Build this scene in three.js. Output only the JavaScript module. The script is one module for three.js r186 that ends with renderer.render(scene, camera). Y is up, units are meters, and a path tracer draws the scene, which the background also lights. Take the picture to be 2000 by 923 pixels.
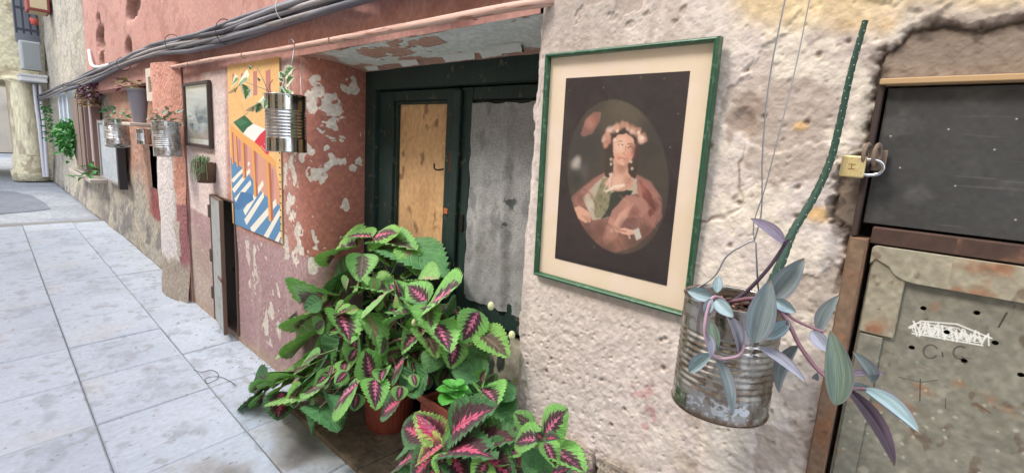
import * as THREE from 'three';
import { mergeGeometries } from 'three/addons/utils/BufferGeometryUtils.js';
import { RoundedBoxGeometry } from 'three/addons/geometries/RoundedBoxGeometry.js';

// ---------------------------------------------------------------- camera, sky, sun, exposure
const scene = new THREE.Scene();
const V3 = (x, y, z) => new THREE.Vector3(x, y, z);
const F = 962, CX = 1000, CY = 461.5, CAM = V3(0, 1.31, 1.05);
const RW = [[0.730357, 0.165019, -0.662833], [0.064568, -0.982713, -0.173511], [-0.680007, 0.083926, -0.728386]];
const camera = new THREE.PerspectiveCamera(2 * Math.atan(461.5 / F) * 180 / Math.PI, 1024 / 472, 0.03, 300);
camera.position.copy(CAM);
camera.quaternion.setFromRotationMatrix(new THREE.Matrix4().makeBasis(V3(RW[0][0], RW[1][0], RW[2][0]), V3(-RW[0][1], -RW[1][1], -RW[2][1]), V3(-RW[0][2], -RW[1][2], -RW[2][2])));
const renderer = new THREE.WebGLRenderer({ antialias: true });
renderer.setSize(1024, 472);
renderer.toneMapping = THREE.LinearToneMapping;
renderer.toneMappingExposure = 2.6;
renderer.shadowMap.enabled = true;
{
  const w = 128, h = 64, d = new Float32Array(w * h * 4);
  for (let j = 0; j < h; j++) for (let i = 0; i < w; i++) {
    const el = ((j + .5) / h - .5) * Math.PI, t = Math.max(0, Math.sin(el)), k = (j * w + i) * 4;
    const b = .8 + .45 * t; d[k] = b * .93; d[k + 1] = b; d[k + 2] = b * 1.14; d[k + 3] = 1;
  }
  const t = new THREE.DataTexture(d, w, h, THREE.RGBAFormat, THREE.FloatType);
  t.mapping = THREE.EquirectangularReflectionMapping; t.magFilter = THREE.LinearFilter; t.needsUpdate = true;
  scene.background = t; scene.environment = t;
}
const sun = new THREE.DirectionalLight(0xfff4e6, 1.3);
sun.position.set(-7, 12, 8); sun.target.position.set(-2, 0, 0);
sun.shadow.radius = 28; sun.shadow.mapSize.set(2048, 2048);
Object.assign(sun.shadow.camera, { left: -14, right: 10, top: 12, bottom: -12, near: .5, far: 50 });
scene.add(sun, sun.target);

// ---------------------------------------------------------------- helpers
let seed = 1234567;
const rnd = () => { seed = (seed * 1664525 + 1013904223) >>> 0; return seed / 4294967296; };
const rr = (a, b) => a + (b - a) * rnd();
const rayOf = (px, py) => { const a = [px - CX, py - CY, F]; return V3(...RW.map(r => r[0] * a[0] + r[1] * a[1] + r[2] * a[2])); };
const W = (px, py, z = 0) => { const d = rayOf(px, py); return CAM.clone().addScaledVector(d, (z - CAM.z) / d.z); };   // pixel -> point on the plane z
const G = (px, py, y = 0) => { const d = rayOf(px, py); return CAM.clone().addScaledVector(d, (y - CAM.y) / d.y); };   // ... on the height y
const AX = (px, py, x) => { const d = rayOf(px, py); return CAM.clone().addScaledVector(d, (x - CAM.x) / d.x); };     // ... on the plane x
const P8 = new Uint8Array(512); { const p = [...Array(256).keys()]; for (let i = 255; i > 0; i--) { const j = Math.floor(rnd() * (i + 1));[p[i], p[j]] = [p[j], p[i]]; } for (let i = 0; i < 512; i++) P8[i] = p[i & 255]; }
function vn(x, y) {
  const xi = Math.floor(x), yi = Math.floor(y); let a = x - xi, b = y - yi; a = a * a * (3 - 2 * a); b = b * b * (3 - 2 * b);
  const X0 = xi & 255, X1 = (xi + 1) & 255, Y0 = yi & 255, Y1 = (yi + 1) & 255;
  const p = P8[P8[X0] + Y0], q = P8[P8[X1] + Y0], r = P8[P8[X0] + Y1], s = P8[P8[X1] + Y1];
  return ((p + (q - p) * a) * (1 - b) + (r + (s - r) * a) * b) / 255;
}
const fbm = (x, y, o = 4) => { let s = 0, a = .5, n = 0; for (let i = 0; i < o; i++) { s += a * vn(x, y); n += a; a *= .5; x = x * 2.03 + 17.3; y = y * 2.03 + 9.1; } return s / n; };
const ss = (a, b, x) => { const t = Math.min(1, Math.max(0, (x - a) / (b - a))); return t * t * (3 - 2 * t); };
const mix = (a, b, t) => a + (b - a) * t;
const mixc = (a, b, t) => [a[0] + (b[0] - a[0]) * t, a[1] + (b[1] - a[1]) * t, a[2] + (b[2] - a[2]) * t];
// cell noise: distance to the nearest of scattered points (cells of size 1), with that point's own random number
function cell(x, y) {
  const xi = Math.floor(x), yi = Math.floor(y); let best = 9, id = 0;
  for (let j = -1; j < 2; j++) for (let i = -1; i < 2; i++) {
    const a = (xi + i) & 255, b = (yi + j) & 255, h = P8[P8[a] + b], g = P8[h + a];
    const dx = xi + i + h / 256 - x, dy = yi + j + g / 256 - y, d = dx * dx + dy * dy; if (d < best) { best = d; id = P8[g + b] / 255; }
  }
  return [Math.sqrt(best), id];
}
function segDist(x, y, pts, closed) {   // distance to a polyline, and inside test
  let d = 1e9, inside = false; const n = pts.length;
  for (let i = 0; i < (closed ? n : n - 1); i++) {
    const a = pts[i], b = pts[(i + 1) % n], ex = b[0] - a[0], ey = b[1] - a[1];
    const t = Math.min(1, Math.max(0, ((x - a[0]) * ex + (y - a[1]) * ey) / (ex * ex + ey * ey)));
    d = Math.min(d, Math.hypot(x - a[0] - ex * t, y - a[1] - ey * t));
    if (closed && (a[1] > y) !== (b[1] > y) && x < (b[0] - a[0]) * (y - a[1]) / (b[1] - a[1]) + a[0]) inside = !inside;
  }
  return closed && inside ? -d : d;
}
const cvs = (w, h) => { const c = document.createElement('canvas'); c.width = w; c.height = h; return c; };
// a surface's colour and relief, painted over the rectangle x0..x1, y0..y1 (metres): fn(x, y) -> [r, g, b, height 0..1]
function surf(x0, x1, y0, y1, w, h, fn, draw, noBump) {
  const c = cvs(w, h), g = c.getContext('2d'), im = g.createImageData(w, h), c2 = cvs(w, h), g2 = c2.getContext('2d'), im2 = g2.createImageData(w, h);
  for (let j = 0; j < h; j++) { const y = y1 - (j + .5) / h * (y1 - y0); for (let i = 0; i < w; i++) {
    const x = x0 + (i + .5) / w * (x1 - x0), o = fn(x, y), k = (j * w + i) * 4, b = (o[3] === undefined ? .5 : o[3]) * 255;
    im.data[k] = o[0]; im.data[k + 1] = o[1]; im.data[k + 2] = o[2]; im.data[k + 3] = 255; im2.data[k] = im2.data[k + 1] = im2.data[k + 2] = b; im2.data[k + 3] = 255;
  } }
  g.putImageData(im, 0, 0); g2.putImageData(im2, 0, 0);
  if (draw) draw(g, (x, y) => [(x - x0) / (x1 - x0) * w, (y1 - y) / (y1 - y0) * h], w / (x1 - x0));
  const map = new THREE.CanvasTexture(c); map.colorSpace = THREE.SRGBColorSpace; map.wrapS = map.wrapT = THREE.RepeatWrapping;
  if (noBump) return { map };
  const bumpMap = new THREE.CanvasTexture(c2); bumpMap.wrapS = bumpMap.wrapT = THREE.RepeatWrapping;
  return { map, bumpMap };
}
const M = (o) => new THREE.MeshStandardMaterial(o);
const PM = (o) => new THREE.MeshPhysicalMaterial(o);
const rgb = (r, g, b) => new THREE.Color().setRGB(r / 255, g / 255, b / 255, THREE.SRGBColorSpace);
const taken = {};
const numbered = (n) => { const k = taken[n] = (taken[n] ?? -1) + 1; return k ? `${n}_${String(k).padStart(3, '0')}` : n; };
function tag(o, label, category, group, kind) { o.userData.label = label; if (category) o.userData.category = category; if (group) o.userData.group = group; if (kind) o.userData.kind = kind; return o; }
function thing(name, label, category, pos = V3(0, 0, 0), group, kind) { const o = new THREE.Group(); o.name = numbered(name); o.position.copy(pos); scene.add(o); return tag(o, label, category, group, kind); }
function part(parent, name, geo, mat, x = 0, y = 0, z = 0) { const m = new THREE.Mesh(geo, mat); m.name = name; m.position.set(x, y, z); parent.add(m); return m; }
// a part given in world coordinates under a group that stands elsewhere
function wpart(parent, name, geo, mat) { const m = new THREE.Mesh(geo, mat); m.name = name; m.position.copy(parent.position).negate(); parent.add(m); return m; }
const box = (x0, x1, y0, y1, z0, z1, r = .003) => { const w = x1 - x0, h = y1 - y0, d = z1 - z0, q = Math.min(r, w / 3, h / 3, d / 3); return new RoundedBoxGeometry(w, h, d, 1, q).translate((x0 + x1) / 2, (y0 + y1) / 2, (z0 + z1) / 2); };
const planarUV = (g, x0, x1, y0, y1) => { const p = g.attributes.position, u = g.attributes.uv; for (let i = 0; i < p.count; i++) u.setXY(i, (p.getX(i) - x0) / (x1 - x0), (p.getY(i) - y0) / (y1 - y0)); return g; };
const topUV = (g) => { const p = g.attributes.position, u = g.attributes.uv; for (let i = 0; i < p.count; i++) u.setXY(i, p.getX(i), p.getZ(i)); return g; };
const tube = (pts, r, seg = 40, rad = 8) => new THREE.TubeGeometry(new THREE.CatmullRomCurve3(pts), seg, r, rad);
function taper(pts, r0, r1, seg = 24, rad = 7) {
  const c = new THREE.CatmullRomCurve3(pts), g = new THREE.TubeGeometry(c, seg, 1, rad), p = g.attributes.position;
  for (let i = 0; i <= seg; i++) { const q = c.getPointAt(i / seg), r = mix(r0, r1, i / seg); for (let j = 0; j <= rad; j++) { const k = i * (rad + 1) + j; p.setXYZ(k, q.x + (p.getX(k) - q.x) * r, q.y + (p.getY(k) - q.y) * r, q.z + (p.getZ(k) - q.z) * r); } }
  return g;
}
// a sheet over a grid of nx by ny cells; at(u, v) -> Vector3; skip(u, v) leaves a cell out
function sheet(nx, ny, at, skip) {
  const pos = [], uv = [], ix = [];
  for (let j = 0; j <= ny; j++) for (let i = 0; i <= nx; i++) { const p = at(i / nx, j / ny); pos.push(p.x, p.y, p.z); uv.push(i / nx, j / ny); }
  for (let j = 0; j < ny; j++) for (let i = 0; i < nx; i++) {
    if (skip && skip((i + .5) / nx, (j + .5) / ny)) continue;
    const a = j * (nx + 1) + i, b = a + 1, c = a + nx + 1, d = c + 1; ix.push(a, b, d, a, d, c);
  }
  const g = new THREE.BufferGeometry(); g.setAttribute('position', new THREE.Float32BufferAttribute(pos, 3)); g.setAttribute('uv', new THREE.Float32BufferAttribute(uv, 2)); g.setIndex(ix); g.computeVertexNormals(); return g;
}

// ---------------------------------------------------------------- the ground
const pavement = new THREE.Group(); pavement.name = 'pavement'; scene.add(pavement); pavement.userData = { kind: 'structure', label: 'pale worn stone slab pavement running along the alley wall' };
{
  const s = surf(0, 8, 0, 8, 512, 512, (x, y) => { const n = fbm(x * 3, y * 3, 5), f = fbm(x * 40, y * 40, 2); const c = mixc([128, 134, 142], [164, 168, 174], n); const k = .85 + .3 * f; return [c[0] * k, c[1] * k, c[2] * k, f]; });
  for (const t of [s.map, s.bumpMap]) t.repeat.set(20, 20);
  const g = new THREE.PlaneGeometry(160, 160).rotateX(-Math.PI / 2); const gr = new THREE.Mesh(g, M({ ...s, bumpScale: .004, roughness: .95 })); gr.name = 'ground'; gr.position.set(-20, -.03, 0); gr.userData = { kind: 'structure', label: 'grey asphalt ground of the alley' }; scene.add(gr);
  // joint bed under the slabs
  const bed = M({ color: rgb(132, 132, 130), roughness: 1 });
  part(pavement, 'joint_bed', box(-8.75, 3, -.06, -.012, -.6, 3.12), bed);
  const stain = (x, y, cx, cy, r, k) => ss(1.15, .1, Math.hypot((x - cx) / r, (y - cy) / r) + (fbm(x * 9 + k, y * 9, 4) - .5) * 1.5);
  const slabTex = (k, st) => surf(0, 1, 0, 1, 400, 400, (x, y) => {
    const X = x + k * 7.3, n = fbm(X * 3, y * 3, 5), m = fbm(X * 9 + 5, y * 11, 4), f = fbm(X * 70, y * 70, 2), comb = vn(X * 110, y * 14);
    let c = mixc([170, 179, 190], [196, 203, 212], n); c = mixc(c, [144, 148, 154], ss(.6, .8, m) * .45); c = mixc(c, [138, 137, 133], ss(.66, .78, fbm(X * 16 + 3, y * 16, 5)) * .4); { const [gd, gi] = cell(X * 9, y * 9); if (gi > .94) c = mixc(c, [112, 110, 108], ss(.07, .03, gd + (f - .5) * .05) * .45); } c = mixc(c, [186, 184, 178], ss(.55, .8, fbm(X * 2 + 40, y * 2, 3)) * .45);
    if (st) { c = mixc(c, [128, 114, 98], stain(x, y, .30, .24, .22, 3) * .65); c = mixc(c, [84, 84, 88], stain(x, y, .33, .22, .12, 9) * .65); }
    const ed = Math.min(x, y, .47 - x < 0 ? 1 : 1, 1); const kk = .93 + .09 * f + .05 * comb; const pit = .6 * ss(.80, .88, fbm(X * 45, y * 45, 2)); const q = kk * (1 - .3 * pit);
    return [c[0] * q, c[1] * q, c[2] * q, .5 + .25 * (m - .5) + .2 * (f - .5) + .15 * comb - .3 * pit];
  });
  const sb0 = slabTex(0), slabMats = [0, 1, 2, 3].map(k => M({ map: k ? slabTex(k).map : sb0.map, bumpMap: sb0.bumpMap, bumpScale: .0022, roughness: .5 })), stained = M({ map: slabTex(5, true).map, bumpMap: sb0.bumpMap, bumpScale: .0022, roughness: .5 });
  const sk = .135, lz = .0106, cache = {};
  function slabGeo(w, d, v) {
    const key = w + '_' + d + '_' + v; if (cache[key]) return cache[key];
    const g0 = .0028, b = .005, pos = [], uv = [], ix = [], off = [v * .17 % .4, v * .31 % .4];
    const ring = (ins, y) => { for (const [a, c] of [[0, 0], [w, 0], [w, d], [0, d]]) { const x = a + (a ? -ins : ins), z = c + (c ? -ins : ins); pos.push(x + z * sk, y, z + x * lz); uv.push((x + off[0]), (z + off[1])); } };
    ring(g0, -.03); ring(g0, -b); ring(g0 + b, 0);
    for (let r = 0; r < 2; r++) for (let i = 0; i < 4; i++) { const a = r * 4 + i, c = r * 4 + (i + 1) % 4; ix.push(a, a + 4, c, c, a + 4, c + 4); }
    ix.push(8, 11, 10, 8, 10, 9);
    let g = new THREE.BufferGeometry(); g.setAttribute('position', new THREE.Float32BufferAttribute(pos, 3)); g.setAttribute('uv', new THREE.Float32BufferAttribute(uv, 2)); g.setIndex(ix); g = g.toNonIndexed(); g.computeVertexNormals(); return cache[key] = g;
  }
  const rows = [[-.02, .325], [.325, .79], [.79, 1.26], [1.26, 1.73], [1.73, 2.2], [2.2, 2.67], [2.67, 3.1]];
  let n = 0;
  rows.forEach(([za, zb], r) => { for (let i = -12; i < 9; i++) {
    const x = -2.145 + i * .5255, w = .5255, d = +(zb - za).toFixed(3); n++;
    if (x < -8.5) continue;
    const m = part(pavement, 'slab', slabGeo(w, d, (r < 2 && i === 0) ? 0 : n % 4), (r === 1 && i === 0) || (r === 0 && i === 0) ? stained : slabMats[(n * 7 + r * 3) % 4], x - sk * .3 + sk * za - .04, rr(-.003, .003), za + lz * (x + 2.2));
    m.rotation.set(rr(-.004, .004), 0, rr(-.004, .004));
  } });
  // asphalt patch farther up the alley
  { const s2 = surf(0, 2, 0, 2, 256, 256, (x, y) => { const f = fbm(x * 40, y * 40, 3), n = fbm(x * 3, y * 3, 4), c = mixc([92, 98, 108], [122, 128, 138], n), k = .8 + .4 * f; return [c[0] * k, c[1] * k, c[2] * k, f]; }, null, true); const sh = new THREE.Shape([[0, 372], [30, 374], [62, 381], [88, 396], [98, 407], [60, 412], [0, 417], [-160, 436], [-160, 380]].map(([a, b]) => { const p = G(a, b, -.02); return new THREE.Vector2(p.x, -p.z); })); const m = new THREE.Mesh(new THREE.ShapeGeometry(sh).rotateX(-Math.PI / 2), M({ ...s2, bumpScale: .004, roughness: .9 })); m.name = 'asphalt_patch'; m.position.y = -.024; m.userData = { kind: 'structure', label: 'dark asphalt patch across the far alley ground' }; scene.add(m); }
  // grit and crumbs of plaster gathered along the foot of the walls
  { const gs = []; for (let i = 0; i < 260; i++) { const x = -2.3 - Math.pow(rnd(), 1.4) * 5, g = new THREE.DodecahedronGeometry(rr(.0012, .004) * (rnd() < .1 ? 1.8 : 1), 0).scale(1, .6, 1).rotateY(rnd() * 6).translate(x, .003, .012 + Math.pow(rnd(), 2.2) * .22); gs.push(g); } const m = new THREE.Mesh(mergeGeometries(gs), M({ color: rgb(172, 164, 154), roughness: 1 })); m.name = 'grit'; scene.add(m); tag(m, 'crumbs of plaster and grit along the foot of the painted wall', 'grit', null, 'stuff'); }
  // darker threshold stones inside the doorway recess
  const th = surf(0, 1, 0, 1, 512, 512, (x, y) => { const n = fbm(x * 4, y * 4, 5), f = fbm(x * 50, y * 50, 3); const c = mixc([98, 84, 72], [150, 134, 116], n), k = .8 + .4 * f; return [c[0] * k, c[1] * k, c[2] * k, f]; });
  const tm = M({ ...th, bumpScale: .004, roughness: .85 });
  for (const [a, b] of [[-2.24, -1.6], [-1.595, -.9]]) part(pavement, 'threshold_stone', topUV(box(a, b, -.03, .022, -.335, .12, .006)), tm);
}
// ---------------------------------------------------------------- walls
const uvBox = (g, s = 1) => { const p = g.attributes.position, n = g.attributes.normal, u = g.attributes.uv; for (let i = 0; i < p.count; i++) { const ax = Math.abs(n.getX(i)), ay = Math.abs(n.getY(i)); ay > .7 ? u.setXY(i, p.getX(i) * s, p.getZ(i) * s) : ax > .7 ? u.setXY(i, p.getZ(i) * s, p.getY(i) * s) : u.setXY(i, p.getX(i) * s, p.getY(i) * s); } return g; };
const pxPoly = (list, z = 0) => list.map(([a, b]) => { const p = W(a, b, z); return [p.x, p.y]; });
const TOP = 7.5;
// --- near house: rough pale plaster
const cementPoly = [...pxPoly([[1655, 470], [1625, 400], [1640, 345], [1690, 290], [1690, 190], [1712, 120], [1765, 62], [1860, 42], [2000, 30]]), [.5, 1.575], [1.0, 1.56], [1.06, 1.3], [1.0, .6], [.9, .3], [-.1, 1.0]];
const smear = pxPoly([[1385, 830], [1392, 923]]), ochre1 = pxPoly([[1660, 45]])[0], ochre2 = pxPoly([[1595, 415]])[0], ochre3 = pxPoly([[1570, 245]])[0], scrape = pxPoly([[1450, 240]])[0], pinkSp = pxPoly([[1270, 800], [1262, 862], [1255, 770]]);
const nearEdges = pxPoly([[1435, 0], [1425, 120], [1445, 200], [1432, 290], [1418, 420], [1395, 560], [1300, 640], [1040, 560]]);
// where the thin outer coat of plaster still holds: crisp, chipped edges
const coat = (x, y) => ss(.475, .49, fbm(x * 5.2 + 11, y * 4.2 + 2, 6) + .10 * ss(.9, 1.15, y) - .05 * ss(-.44, -.3, x));
const crack = (x, y) => ss(.010, .003, Math.abs(fbm(x * 4 + 50, y * 3.2 + 20, 5) - .5)) * ss(.5, .62, fbm(x * 2.5 + 5, y * 2.5 + 60, 3));
function plasterH(x, y) {   // metres of relief, coarse enough for the mesh
  const wob = (fbm(x * 9, y * 9, 4) - .5), cd = segDist(x, y, cementPoly, true) + wob * .045 + (fbm(x * 38, y * 38, 4) - .5) * .04;
  const rough = ss(.98, .82, y + wob * .25) * .6 + ss(-.44, -.30, x + wob * .12) * .45 + .12, rgh = Math.min(1, rough);
  let h = (fbm(x * 2.2, y * 2.2, 3) - .5) * .018 + (fbm(x * 16, y * 16, 4) - .5) * .0045 * rgh + (fbm(x * 70 + 3, y * 70, 3) - .5) * .0055 * rgh + coat(x, y) * .0035;
  const [d, id] = cell(x * 24, y * 24); if (id > .92) h -= ss(.2 * id, .05, d + (fbm(x * 60, y * 60, 2) - .5) * .16) * .009 * rgh;
  const [d2, id2] = cell(x * 55 + 7, y * 55); if (id2 > .8) h -= ss(.3, .08, d2) * .004 * rgh;
  h -= crack(x, y) * .003;
  if (cd < .006) { h = mix(h, h * .5 - .012, ss(.004, -.003, cd)); }
  h -= ss(.012, 0, Math.abs(cd)) * (.002 + .009 * fbm(x * 70, y * 70, 2));
  h -= ss(.022, .004, Math.hypot(x - scrape[0], (y - scrape[1]) * .9) + wob * .05) * .007;
  h += ss(.06, .05, Math.abs(x + .30 + (y - .8) * .07) + wob * .02) * ss(.88, .84, y) * .004;
  return h;
}
function plasterC(x, y) {
  const n = fbm(x * 3 + 4, y * 3, 5), m = fbm(x * 11, y * 11 + 9, 4), f = fbm(x * 80, y * 80, 3), wob = fbm(x * 9, y * 9, 4) - .5;
  const cd = segDist(x, y, cementPoly, true) + wob * .045 + (fbm(x * 38, y * 38, 4) - .5) * .04;
  let c = mixc([178, 166, 157], [202, 191, 182], n);
  c = mixc(c, [190, 174, 170], ss(.45, .75, fbm(x * 1.7 + 9, y * 1.7, 3)) * .6);
  c = mixc(c, [216, 208, 198], ss(.52, .7, m) * .55);
  { const ct = coat(x, y); c = mixc(mixc(c, [176, 160, 150], .45), mixc(c, [206, 194, 188], .5), ct); c = mixc(c, [140, 124, 114], crack(x, y) * .7); c = mixc(c, [162, 148, 140], ss(.6, .75, fbm(x * 20, y * 2.4 + 40, 4)) * .4); }
  const right = ss(-.44, -.34, x + wob * .12);
  c = mixc(c, [216, 206, 190], right * ss(.47, .53, fbm(x * 14 + 2, y * 14, 5)) * .7);
  c = mixc(c, [160, 146, 134], right * ss(.56, .61, fbm(x * 8 + 31, y * 10, 5)) * .6);
  for (const [o, r] of [[ochre1, .085], [ochre2, .035], [ochre3, .02]]) c = mixc(c, [206, 164, 108], ss(1.1, .35, Math.hypot(x - o[0], (y - o[1]) * 1.4) / r + wob * 2.2) * .8);
  c = mixc(c, [222, 196, 148], ss(1.56, 1.62, y + wob * .1) * right * .7);
  for (const [a, b] of pinkSp) c = mixc(c, [170, 128, 126], ss(.03, .008, Math.hypot(x - a, y - b) + (fbm(x * 40, y * 40, 3) - .5) * .08) * .65);
  c = mixc(c, [186, 180, 172], ss(.055, .035, Math.abs(x + .30 + (y - .8) * .07) + wob * .05) * ss(.9, .84, y) * .8);
  c = mixc(c, [142, 124, 112], ss(.035, .008, Math.hypot(x - scrape[0], (y - scrape[1]) * .9) + wob * .16 + (fbm(x * 40, y * 40, 3) - .5) * .06) * .7);
  const st = ss(.6, .74, fbm(x * 4 + 70, y * 1.6, 4)); c = mixc(c, [166, 154, 146], st * .45);
  c = mixc(c, [172, 160, 152], ss(-.62, -.66, x + wob * .1) * ss(1.50, 1.6, y + wob * .1) * .6);
  if (cd < .02) { const g = mixc([122, 108, 96], [150, 136, 122], m), q = ss(.004, -.002, cd); c = mixc(c, g, q); c = mixc(c, [78, 66, 58], ss(.016, .0, Math.abs(cd + .004) + (fbm(x * 55, y * 55, 3) - .5) * .05) * .55); }
  const [d, id] = cell(x * 24, y * 24); if (id > .92) c = mixc(c, [128, 110, 96], ss(.18 * id, .05, d + (fbm(x * 60, y * 60, 2) - .5) * .16) * .5);
  const k = .9 + .2 * f; return [c[0] * k, c[1] * k, c[2] * k, fbm(x * 130, y * 130, 3) * .6 + .4 * f];
}
const plasterHouse = thing('plaster_house', 'house front in rough pale beige plaster carrying the green framed portrait', 'house');
const plasterEdge = surf(0, 1, 0, 1, 512, 512, (x, y) => { const n = fbm(x * 5, y * 5, 5), f = fbm(x * 60, y * 60, 3), c = mixc([150, 134, 118], [206, 192, 176], n), k = .8 + .4 * f; return [c[0] * k, c[1] * k, c[2] * k, f]; });
const plasterPlain = M({ ...plasterEdge, bumpScale: .006, roughness: .95 });
{
  const x0 = -.915, x1 = .30, y0 = .5, y1 = 2.0, s = surf(x0, x1, y0, y1, 1150, 1420, plasterC), m = M({ ...s, bumpScale: .0028, roughness: .96 });
  const g = sheet(420, 520, (u, v) => { let x = mix(x0, x1, u), y = mix(y0, y1, v); let z = plasterH(x, y); const e = ss(.035, 0, x - x0); z -= e * e * .022; if (u === 0) x += (fbm(y * 22, 3, 4) - .5) * .03; if (v === 0) { y += (fbm(x * 12, 8, 4) - .5) * .07 - (x + .3) * .03; z -= .008; } return V3(x, y, z); }, (u, v) => { const x = mix(x0, x1, u), y = mix(y0, y1, v); return x > -.139 && y < 1.462; });
  part(plasterHouse, 'plaster_face', g, m);
  // the rest of the house front, above, right and below the part in view
  const s2 = surf(0, 2, 0, 2, 512, 512, (x, y) => plasterC(x - 2.4, y + 3)), m2 = M({ ...s2, bumpScale: .004, roughness: .96 });
  part(plasterHouse, 'upper_wall', uvBox(box(-.9, 4, 2.0, TOP, -.4, -.008), .5), m2);
  part(plasterHouse, 'side_wall', uvBox(box(.86, 4, 0, 2.0, -.4, -.006), .5), m2);
  part(plasterHouse, 'lintel', uvBox(box(.3, .86, 1.462, 2.0, -.4, -.006), .5), m2);
  part(plasterHouse, 'pier_core', uvBox(box(-.905, -.142, 0, 2.0, -.4, -.035), 1), plasterPlain);
  part(plasterHouse, 'lintel_core', uvBox(box(-.14, .3, 1.466, 2.0, -.4, -.04), 1), plasterPlain);
  // rubble footing that shows below the broken foot of the plaster
  const stn = [0, 1, 2].map(k => { const q = surf(0, 1, 0, 1, 256, 256, (x, y) => { const n = fbm(x * 6 + k * 9, y * 6, 5), f = fbm(x * 50, y * 50 + k, 3), c = mixc([122, 110, 98], [178, 166, 150], n), kk = .75 + .5 * f; return [c[0] * kk, c[1] * kk, c[2] * kk, f]; }); return M({ map: q.map, bumpMap: plasterEdge.bumpMap, bumpScale: .006, roughness: .95 }); });
  for (let j = 0; j < 5; j++) for (let i = 0; i < 5; i++) {
    const w = .155, x = -.9 + i * w + (j % 2) * .04, y = .01 + j * .11; if (x + w > -.13) continue;
    const bg = new THREE.BoxGeometry(w - .012, .1, .07, 5, 4, 2), p = bg.attributes.position;
    for (let k = 0; k < p.count; k++) { const a = p.getX(k), b = p.getY(k), c = p.getZ(k), q = (fbm(a * 30 + i * 9, b * 30 + j * 7 + c * 20, 3) - .5); p.setXYZ(k, a * (1 - .12 * Math.abs(b) / .05) + q * .02, b * (1 - .1 * Math.abs(a) / .07) + q * .02, c + q * .03); } bg.computeVertexNormals();
    part(plasterHouse, 'footing_stone', uvBox(bg, 3), stn[(i + j * 2) % 3], x + w / 2, y + .05, -.012);
  }
}
// --- coral house: flat front, rounded corner, reveal and soffit of the door recess
const coralHouse = thing('coral_house', 'house front in peeling coral and mauve paint around the green doors', 'house');
const RX = -2.22, RZ = -.31, RAD = .14, BX0 = -4.25, SOFF = 1.668;
const sFlat = (RX - RAD) - BX0, sArc = RAD * Math.PI / 2, sRev = -RZ - RAD, sAll = sFlat + sArc + sRev;
const prof = (s) => { if (s < sFlat) return [BX0 + s, 0]; if (s < sFlat + sArc) { const a = (s - sFlat) / RAD; return [RX - RAD + Math.sin(a) * RAD, -RAD + Math.cos(a) * RAD]; } return [RX, -RAD - (s - sFlat - sArc)]; };
const revBlob = [[625, 165, .05], [650, 195, .06], [662, 235, .05], [672, 262, .028], [650, 268, .03], [640, 250, .03], [686, 168, .035], [610, 200, .05], [652, 320, .04], [690, 325, .03], [684, 403, .025], [615, 330, .05], [640, 292, .02], [668, 278, .02], [630, 350, .03], [700, 312, .025]].map(([a, b, r]) => { const p = AX(a, b, -2.235); return [sFlat + sArc * .62 + Math.max(-.14, -p.z - .07), p.y, r * 1.3]; });
const flatBlob = [[575, 330, .06], [566, 390, .07], [572, 420, .06], [590, 300, .05], [560, 350, .05], [580, 460, .05], [600, 520, .06], [520, 640, .07], [500, 520, .08], [530, 600, .05], [490, 560, .06], [555, 480, .05], [545, 640, .04], [605, 470, .03], [485, 500, .07], [540, 560, .03], [575, 500, .06]].map(([a, b, r]) => { const p = W(a, b, 0); return [p.x - BX0, p.y, r]; });
function coralC(s, y) {
  const x = BX0 + s, n = fbm(s * 3, y * 3, 5), m = fbm(s * 10, y * 10, 4), f = fbm(s * 75, y * 75, 3), w = fbm(s * 7, y * 7, 4) - .5;
  let paint = mixc([168, 124, 114], [188, 144, 132], n); paint = mixc(paint, [152, 108, 102], ss(.5, .75, m) * .5);
  const warm = ss(sFlat - .2, sFlat + .1, s); paint = mixc(paint, [160, 100, 84], warm * .8);
  const dado = ss(.74, .715, y + w * .02 - (s > sFlat ? .0 : 0)); paint = mixc(paint, mixc([152, 122, 122], [176, 146, 146], n), dado);
  const left = ss(-3.32, -3.4, x + w * .04); paint = mixc(paint, mixc([206, 184, 180], [222, 206, 198], n), left * (1 - dado) * ss(1.58, 1.5, y + w * .1));
  let pe = .0; const S0 = s, Y0 = y; s += (fbm(S0 * 11 + 3, Y0 * 11, 4) - .5) * .11; y += (fbm(S0 * 11 + 30, Y0 * 11 + 5, 4) - .5) * .13;
  for (const [a, b, r] of revBlob) pe = Math.max(pe, 1.25 - Math.hypot(s - a, y - b) / r);
  for (const [a, b, r] of flatBlob) pe = Math.max(pe, 1.25 - Math.hypot((s - a) * 1.25, (y - b) * .6) / (r * 1.5));
  s = S0; y = Y0;
  const peel = ss(.46, .52, pe * .62 + (fbm(s * 24, y * 24, 5) - .5) * .9 + (m - .5) * .5 + .0), tiny = ss(.785, .80, fbm(s * 34 + 5, y * 30, 4) + (s < sFlat ? .02 : -.03));
  if (s < sFlat + .1) paint = mixc(paint, [200, 184, 178], ss(.46, .68, fbm(s * 2.6 + 20, y * 1.8 + 3, 4)) * .8);
  const under = mixc([196, 184, 170], [216, 208, 198], m); let c = mixc(paint, under, Math.max(peel, tiny * .9));
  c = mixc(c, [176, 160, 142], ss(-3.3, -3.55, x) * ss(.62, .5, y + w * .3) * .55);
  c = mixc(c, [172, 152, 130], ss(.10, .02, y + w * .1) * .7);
  const drip = ss(.62, .72, fbm(s * 26, y * 2.5, 4)) * dado; c = mixc(c, [186, 166, 158], drip * .45);
  const k = .86 + .28 * f; return [c[0] * k, c[1] * k, c[2] * k, .55 - Math.max(peel, tiny) * .35 + .25 * (f - .5) + .3 * (m - .5)];
}
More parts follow.
